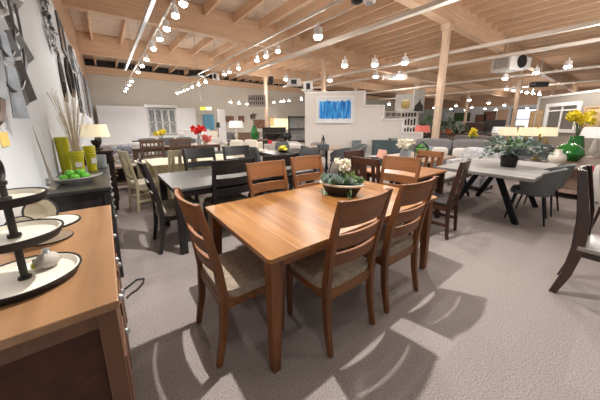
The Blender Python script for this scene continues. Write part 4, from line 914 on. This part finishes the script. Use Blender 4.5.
# drape, floor lamp, lamps and sofas mid left
p = on(222, 15, 0); t = thing('fabric_display', 'tall white fabric display post behind the white drum lamp', 'display', p); MB().box(-.2, .2, -.06, .06, .05, 2.2).build('panel', 'white_paint', t, bev=.02); MB().box(-.3, .3, -.2, .2, 0, .05).build('base', 'steel', t)
p = on(218, 13, 0); t = thing('floor_lamp', 'thin black floor lamp beside the white fabric display post', 'lamp', p); MB().cyl((0, 0, 0), (0, 0, .03), .16).build('base', 'black', t); MB().cyl((0, 0, .03), (0, 0, 1.5), .014).build('pole', 'black', t); MB().lathe([(.07, 1.5), (.1, 1.25), (.09, 1.25), (.06, 1.5)], n=14).build('shade', 'black', t)
def sidetable(label, p, h=.62, r=.28, mat='brown_x'):
    t = thing('side_table', label, 'side table', p); MB().lathe([(0, h-.03), (r, h-.03), (r, h), (0, h)], n=24).build('tabletop', mat, t)
    for k in range(3): a = 2*pi*k/3; MB().bar((cos(a)*r*.5, sin(a)*r*.5, h-.03), (cos(a)*r*.85, sin(a)*r*.85, 0), .03, .03).build('leg', mat, t)
    return t
p = on(236, 11, 0); sidetable('round side table under the white drum lamp', p, .75, .35); WL = make_lamp('shade_w', 'enamel', .3, .8); place('lampw', WL, p+V((0, 0, .75)), 0, 'large white drum shade lamp above the cream sofa')
p = on(243, 8.5, 0); sofa('cream tufted sofa behind the far black chairs', p, face(p), 1.25, .85, .9, 'cream_fab', 2)
p = on(213, 12.2, 0); sofa('pale grey armchair left of the cream sofa', p, face(p)+.4, 1.0, .85, .8, 'lgrey_fab', 1, cat='armchair', name='armchair')
p = on(284, 8.35, 0); sofa('pale grey sofa with a white pillow behind the yellow fruit bowl', p, face(p), 1.4, .85, .84, 'lgrey_fab', 2)
q = on(294, 7.9, .47); place('whp', make_cushion('white_pad', .5), q, face(p)+pi, 'white pillow at the right end of the pale grey sofa by the fruit bowl')
o = MB().box(-.06, .06, -.004, .004, -.05, .05).build('sale_tag', 'sale_red'); o.location = on(269.5, 8.25, .92); o.rotation_euler = (0, 0, face(p)); tag(o, 'red sale tag on the back of the pale grey sofa', 'tag')
o.location = D(270, 142, 7.84)
p = on(266, 10.6, 0); t = thing('sofa_table', 'narrow dark console behind the pale grey sofa, holding the green vase', 'table', p, face(p)); MB().box(-.85, .85, -.2, .2, .74, .8).build('tabletop', 'brown_x', t)
for sx in (-1, 1): MB().box(sx*.78-.04, sx*.78+.04, -.18, .18, 0, .74).build('leg', 'brown_z', t)
p = on(254, 10.55, .8); t = vase_flowers('green_vase', 'green glass vase of dark dried stems on the console behind the cream sofa', p, [(0, 0), (.1, 0), (.17, .16), (.14, .36), (.07, .5), (.08, .56), (.06, .56), (.05, .48), (0, .4)], 'green_glaze', petals='bronze', h=.5, r=.1, pr=.05, blooms=7)
p = on(272, 10.55, .8); t = thing('basket_bowl', 'wide dark bowl on the console behind the pale grey sofa', 'bowl', p); MB().lathe([(0, 0), (.2, 0), (.34, .2), (.36, .24), (.32, .24), (.2, .05), (0, .05)], n=24).build('bowl', 'rim', t, smooth=True); MB().lathe([(.34, .23), (.38, .24), (.34, .26)], n=24).build('lip', 'rim', t)
p = on(279, 10.5, .8); t = thing('black_vase', 'round black pot beside the wide dark bowl on the console', 'pot', p+V((.25, -.2, 0))); MB().lathe([(0, 0), (.12, 0), (.2, .12), (.16, .26), (.13, .28), (.1, .26), (0, .2)], n=20).build('pot', 'black', t, smooth=True)
p = on(297.5, 10.6, 0); t = thing('shelf_unit', 'black metal shelf unit with pale panels left of the blue painting wall', 'shelf', p, face(p)+pi); w = .36
for sx in (-1, 1):
    for sy in (-1, 1): MB().box(sx*w-.025, sx*w+.025, sy*.18-.025, sy*.18+.025, 0, 1.75).build('post', 'black', t)
for z in (.2, .7, 1.2, 1.68): MB().box(-w, w, -.19, .19, z, z+.05).build('shelf', 'black', t)
MB().box(-w, w, .17, .185, .2, 1.7).build('back_panel', 'steel', t)
for x, y, z in ((-.15, 0, .75), (.12, 0, 1.25)):
    q = Matrix.Translation(p) @ Matrix.Rotation(face(p)+pi, 4, 'Z') @ V((x, y, z)); t = thing('storage_box', ('lower' if z < 1 else 'upper')+' grey box on the black metal shelf unit', 'box', q, face(p)); MB().box(-.13, .13, -.1, .1, 0, .2).build('body', 'slate', t); MB().box(-.135, .135, -.105, .105, .2, .24).build('lid', 'stone', t)
# black table with fruit bowl
table('dining_table', 'black rectangular table holding the yellow fruit bowl', 2.95, 4.25, 4.8, 5.75, .76, 'black_x', 'black_x', .08, .03, .9, .01, .07, lz='black_z')
q = P(283, 152, .76); t = thing('fruit_bowl', 'dark shallow bowl of lemons on the black table', 'bowl', q); MB().lathe([(0, 0), (.08, 0), (.17, .05), (.16, .055), (.07, .012), (0, .012)], n=24).build('bowl', 'rim', t, smooth=True)
for i, (x, y, z) in enumerate(((-.08, .02, .05), (.0, -.07, .05), (.08, .0, .05), (.0, .08, .05), (-.03, .0, .11), (.05, .03, .11), (-.09, -.05, .1))):
    t = thing('lemon', 'lemon in the dark shallow bowl on the black table', 'lemon', q+V((x, y, z+.01)), i, 'lemons in the bowl'); MB().ell((0, 0, 0), (.055, .042, .042), 12).ell((.055, 0, 0), (.012, .01, .01), 6).build('fruit', 'yellow', t, smooth=True)
place('dgside', DG, (2.9, 5.35, 0), R(-78), 'charcoal upholstered chair at the left end of the fruit bowl table')
place('dgside', DG, (3.68, 4.72, 0), R(2), 'charcoal upholstered chair at the near side of the fruit bowl table', None, (1.15, 1, .98))
place('dgside', DG, (4.1, 5.9, 0), R(184), 'charcoal upholstered chair behind the fruit bowl table')
# round cafe table
t = thing('cafe_table', 'round pale topped table with black legs below the blue painting', 'table', (5.15, 5.4, 0)); MB().lathe([(0, .73), (.6, .73), (.62, .745), (.6, .76), (0, .76)], n=40).build('tabletop', 'greywood_x', t)
for k in range(4): a = pi/4+k*pi/2; MB().bar((cos(a)*.2, sin(a)*.2, .73), (cos(a)*.45, sin(a)*.45, 0), .05, .05).build('leg', 'black_metal', t)
t = thing('wine_caddy', 'black caddy with a tall handle on the round pale table', 'caddy', P(323, 149.5, .76), -.4); MB().box(-.14, .14, -.09, .09, 0, .14).build('body', 'dgrey_fab', t, bev=.01); MB().tube([(-.06, 0, .14), (-.03, 0, .3), (0, 0, .34), (.03, 0, .3), (.06, 0, .14)], .012, 6).build('handle', 'black', t); MB().cyl((0, 0, .14), (0, 0, .38), .018).build('bottle_neck', 'black', t)
place('bucket', BK, (4.62, 5.5, 0), R(-95), 'charcoal bucket chair at the left of the round pale table')
place('bucket', BK, (5.02, 4.72, 0), R(-4), 'charcoal bucket chair at the near side of the round pale table, below the caddy')
place('bucket', BK, (5.95, 4.95, 0), R(62), 'charcoal bucket chair at the right of the round pale table, seen from its side')
place('lgbucket', make_bucket('slate', 'black_metal'), (5.38, 6.02, 0), R(165), 'pale grey bucket chair behind the round pale table')
# ------------------------------------------------------------------ right half, middle and far
p = on(455, 8.35, 0); sofa('long grey sofa with white pillows behind the grey brown table', p, face(p)+.05, 2.3, .9, 1.0, 'grey_fab', 2)
WP = first['whp']
dup(WP, on(443, 7.95, .52), face(p)+pi+.3, 'white patterned pillow at the left of the long grey sofa', None, (.8, .8, .8)); dup(WP, on(465, 7.95, .52), face(p)+pi, 'white patterned pillow at the right of the long grey sofa', None, (.8, .8, .8))
dup(first['pat'], on(431.5, 7.95, .52), face(p)+pi+.5, 'blue grey patterned pillow at the left arm of the long grey sofa')
p = on(482, 12.6, 0); sofa('second grey sofa behind the yellow flowers', p, face(p)-.1, 2.2, .9, .96, 'grey_fab', 3)
p = on(474, 10.9, 0); sidetable('dark round side table between the two grey sofas', p, .55, .3, 'brown_x')
vase_flowers('flower_vase', 'tall yellow flowers standing between the two grey sofas', p+V((0, 0, .55)), [(0, 0), (.06, 0), (.08, .12), (.05, .22), (.04, .22), (.06, .12), (0, .03)], 'enamel', petals='yellow', h=.46, r=.1, pr=.08, leafm='apple', blooms=8)
p = on(471, 10.0, 0); t = thing('potted_plant', 'small bright green leafy plant beside the long grey sofa', 'plant', p); MB().lathe([(0, 0), (.12, 0), (.15, .4), (.13, .4), (.1, .3), (0, .3)], n=18).build('pot', 'dgrey_fab', t, smooth=True); MB().bush((0, 0, .56), .2, 70, .2, .1, .2).build('foliage', 'apple', t); MB().cyl((0, 0, .3), (0, 0, .5), .02).build('stem', 'leaf3', t)
# console with plants behind the first sofa
p = on(452, 14.5, 0); t = thing('sofa_table', 'long red brown console of plants behind the long grey sofa', 'table', p, face(p)); MB().box(-1.6, 1.6, -.25, .25, .9, .97).build('tabletop', 'espresso_x', t)
for sx in (-1, 1): MB().box(sx*1.5-.05, sx*1.5+.05, -.22, .22, 0, .9).build('leg', 'espresso_z', t)
MB().box(-1.5, 1.5, -.2, .2, .3, .34).build('shelf', 'espresso_x', t)
for px, s, lab, pm, lm in ((441, .62, 'leafy plant in a terracotta pot at the left of the red brown console', 'terracotta', 'leaf3'), (449.5, .8, 'tall dark leafy plant in the middle of the red brown console', 'terracotta', 'leaf3'), (457.5, .6, 'olive green plant in a dark pot at the right of the red brown console', 'black', 'leaf'), (464, .5, 'small dark plant beside the olive green one', 'black', 'leaf3')):
    q = on(px, 14.5, .97); t = thing('potted_plant', lab, 'plant', q); MB().lathe([(0, 0), (.12*s, 0), (.17*s, .26*s), (.14*s, .26*s), (.1*s, .2*s), (0, .2*s)], n=16).build('pot', pm, t, smooth=True)
    b = MB().bush((0, 0, .55*s), .27*s, 90, .22*s, .09*s, .36*s); b.build('foliage', lm, t); MB().cyl((0, 0, .2*s), (0, 0, .45*s), .02).build('stem', 'leaf3', t)
# lamps on the right
LW2 = make_lamp('shade_w', 'steel', .26, .68); LC2 = make_lamp('shade', 'gold', .26, .72)
def lampset(key, mk, px, dist, h, lab, tl): p = on(px, dist, 0); sidetable(tl, p, h, .25, 'espresso_x'); place(key, mk, p+V((0, 0, h)), 0, lab)
lampset('lw2', LW2, 500, 14.4, .62, 'small white shade lamp left of the eucalyptus', 'dark side table under the small white shade lamp')
lampset('lc2', LC2, 509, 11.2, .6, 'cream shade lamp just above the eucalyptus', 'dark side table under the cream lamp above the eucalyptus')
lampset('lc2', LC2, 529, 11.3, .6, 'cream shade lamp left of the gold sculpture', 'dark side table under the lamp left of the gold sculpture')
lampset('lc2', LC2, 549, 11.5, .6, 'cream shade lamp between the gold sculpture and the mirror', 'dark side table under the lamp right of the gold sculpture')
p = on(599, 10.2, 0); sidetable('dark side table under the white lamp at the right edge', p, .55, .32, 'espresso_x'); place('lampw', WL, p+V((0, 0, .55)), 0, 'wide white drum lamp cut off by the right edge, above the sale sign')
p = on(524, 10.1, 0); sofa('charcoal sofa behind the eucalyptus and the gold sculpture', p, face(p)-.1, 1.7, .9, .86, 'dgrey_fab', 2)
p = on(478, 6.95, 0); sofa('patterned white and blue grey armchair past the far corner of the plank table', p, face(p)-.5, .85, .75, .9, 'pattern', 1, cat='armchair', name='armchair')
sidetable('dark round side table under the gold sculpture', (8.45, 1.32, 0), .55, .24, 'espresso_x')
# grey mirror partition hangings
def cpic(label, x0, y0, x1, y1, mat, frame, fw, name='wall_panel', cat='panel', glass=None, split=0):
    s0, z1 = cs(x0, y0); s1, _ = cs(x1, y0); _, z0 = cs(x0, y1); w, h = s1-s0, z1-z0; c = onC((s0+s1)/2, (z0+z1)/2)
    t = thing(name, label, cat, c, math.atan2(CD.y, CD.x)); a, b = w/2, h/2; f = MB()
    for q in ((-a, a, b-fw, b), (-a, a, -b, -b+fw), (-a, -a+fw, -b+fw, b-fw), (a-fw, a, -b+fw, b-fw)): f.box(q[0], q[1], -.07, -.003, q[2], q[3])
    f.build('frame', frame, t, bev=.005); MB().box(-a+fw, a-fw, -.03, -.005, -b+fw, b-fw).build('mirror_glass' if mat == 'mirror' else 'board', mat, t)
    if split: MB().box(-.025, .025, -.05, -.02, -b+fw, b-fw).box(-a+fw, a-fw, -.05, -.02, b*.45, b*.45+.05).build('muntin', frame, t)
    return t
cpic('tall framed wood plank panel on the grey partition left of the mirror', 532, 111, 544, 130, 'plank_art', 'plank_art', .04)
cpic('white framed window style mirror on the grey partition', 548, 104, 583, 132, 'mirror', 'white_trim', .14, 'wall_mirror', 'mirror', split=1)
cpic('pale plank panel on the grey partition at the right edge', 587, 107, 606, 134, 'plank_art', 'plank_art', .04)
# pictures on the right wall
def rpic(label, px, py, w, h, mat, frame='black'): d = ray(px, py); q = (RX-.01)/d.x; return picture(label, (RX-.004, d.y*q, CH+d.z*q), (0, -1, 0), w, h, mat, frame, fw=.08)
rpic('green landscape picture on the far right white wall, leftmost of three', 462, 117, 2.0, 1.15, 'leaf3')
rpic('small brown picture on the far right white wall, middle of three', 480.5, 118.5, 1.2, 1.0, 'pic_b')
rpic('brown and red picture on the far right white wall, right of three', 489.5, 116, 1.35, 1.15, 'pic_b', 'bronze')
rpic('pale picture on the far right white wall beside the timber column', 449, 115, 1.4, 1.0, 'canvas', 'steel')
# hanging posters and art beyond the steps
hangsign('hanging poster of a golden armchair above the stepped partition', 405, 103.5, 13.4, .9, .88, 'poster', rz=-YAW-.5, name='hanging_poster', cat='poster', second=lambda t, w, h, th: MB().ell((.03, -th/2-.002, -.05), (.2, .006, .2), 16, .6).build('printed_armchair', 'gold', t))
hangsign('taller hanging poster with a dark plant beside the armchair poster', 419, 101, 13, .6, 1.02, 'poster', rz=-YAW+.3, name='hanging_poster', cat='poster', second=lambda t, w, h, th: MB().prism([(-.26, -.45), (.26, -.45), (.24, -.2), (.1, -.08), (.04, .1), (-.03, -.05), (-.2, -.2)], lambda x, z, d: (x, d, z), -th/2-.006, -th/2).build('printed_plant', 'rim', t))
p = D(409, 119, 14); t = thing('wall_art', 'white panel with rows of black strokes beyond the steps of the partition', 'art', (p.x, p.y, 0), face(p)+pi)
MB().box(-.42, .42, -.03, .03, .3, 2.25).build('board', 'card', t, bev=.005); b = MB()
for r in range(3):
    for i in range(5): b.box(-.32+.135*i, -.24+.135*i, -.036, -.03, 1.78-.42*r, 2.1-.42*r-.05*(i % 2))
b.build('black_strokes', 'black', t)
for s in (-1, 1): MB().box(s*.35-.03, s*.35+.03, -.15, .15, 0, .3).build('foot', 'steel', t)
p = on(423, 11.5, 0); sidetable('dark side table beyond the end of the steps', p, .75, .3, 'espresso_x'); place('lampo', make_lamp('coral', 'rim', .3, .62), p+V((0, 0, .75)), 0, 'lamp with an orange pink shade beyond the end of the steps')
p = on(430, 12.6, 0); t = thing('potted_plant', 'dark leafy plant on a black pedestal beside the orange pink lamp', 'plant', p); MB().box(-.18, .18, -.18, .18, 0, .8).build('pedestal', 'black', t); MB().bush((0, 0, 1.25), .36, 110, .26, .1, .45).build('foliage', 'leaf3', t); MB().lathe([(0, .8), (.13, .8), (.17, 1.02), (.14, 1.02), (0, .98)], n=14).build('pot', 'bronze', t)
p = on(390, 16, 0); t = thing('shelf_unit', 'white shelf unit with little dark frames seen over the middle step', 'shelf', p, face(p)+pi); MB().box(-1.0, 1.0, -.15, .15, 0, 1.6).build('cabinet', 'white_paint', t)
for z in (1.85, 2.1): MB().box(-1.0, 1.0, -.15, .15, z-.25+.23, z-.25+.26).build('shelf', 'white_paint', t)
MB().box(-1.0, 1.0, .13, .15, 1.6, 2.15).build('back_panel', 'white_paint', t)
for i in range(6):
    q = Matrix.Translation(p) @ Matrix.Rotation(face(p)+pi, 4, 'Z') @ V((-.8+.32*i, -.05, 1.862)); t = thing('photo_frame', 'little dark photo frame on the white shelf unit over the middle step', 'frame', q, face(p)+pi, 'little dark photo frames'); MB().box(-.09, .09, -.01, .01, 0, .16).build('frame', 'black', t); MB().box(-.06, .06, -.014, -.01, .03, .13).build('print', 'pic_c', t)
# far displays that fill the floor towards the walls
FAR = [(186, 16.5, 1.6, 'lgrey_fab', 'pale sofa far away beneath the small dark pictures'), (208, 18.8, 1.6, 'cream_fab', 'cream sofa far away under the blue cloth panels'), (232, 16.5, 1.5, 'grey_fab', 'grey sofa far away behind the white drum lamp'), (258, 18.6, 1.6, 'lgrey_fab', 'pale grey sofa far away beneath the dark wide picture'), (285, 16, 1.6, 'cream_fab', 'cream sofa far away beneath the warm lit picture'),
       (466, 18.5, 1.7, 'brown_x', 'brown sofa far away beneath the green landscape picture'), (486, 21.5, 1.7, 'dgrey_fab', 'charcoal sofa far away beneath the brown pictures'), (503, 17, 1.6, 'cream_fab', 'cream sofa far away before the wooden door'), (520, 20.5, 1.7, 'grey_fab', 'grey sofa far away before the bright windows'), (440, 20.5, 1.7, 'grey_fab', 'grey sofa far away left of the plant console')]
for px, dist, w_, mat_, lab in FAR: p = on(px, dist, 0); sofa(lab, p, face(p)+.1*sin(px), w_, .9, .9, mat_, 2)
for px, dist, h_, mat_, lab in ((196, 14, 1.15, 'white_paint', 'white chest far away right of the white hutch'), (247, 13.2, 1.0, 'brown_x', 'brown chest far away left of the second column'), (274, 13.4, 1.25, 'black_x', 'black media cabinet far away right of the second column'), (475, 23, 1.5, 'espresso_x', 'dark cabinet far away below the brown pictures'), (495, 24, 1.7, 'black_x', 'black cabinet far away beside the wooden door'), (515, 26, 1.3, 'white_paint', 'white chest far away before the bright windows')):
    p = on(px, dist, 0); t = thing('cabinet', lab, 'cabinet', p, face(p)+pi); MB().box(-.6, .6, -.22, .22, .08, h_-.04).build('body', mat_, t); MB().box(-.63, .63, -.25, .24, h_-.04, h_).build('top', mat_, t)
    for s in (-1, 1):
        d = MB().box(s*.29-.27, s*.29+.27, -.24, -.22, .14, h_-.1).build('door', mat_, t); MB().ell((s*.06, -.255, h_*.55), (.02, .02, .05), 8).build('handle', 'steel', d); MB().box(s*.5-.04, s*.5+.04, -.2, .2, 0, .08).build('foot', 'black', t)
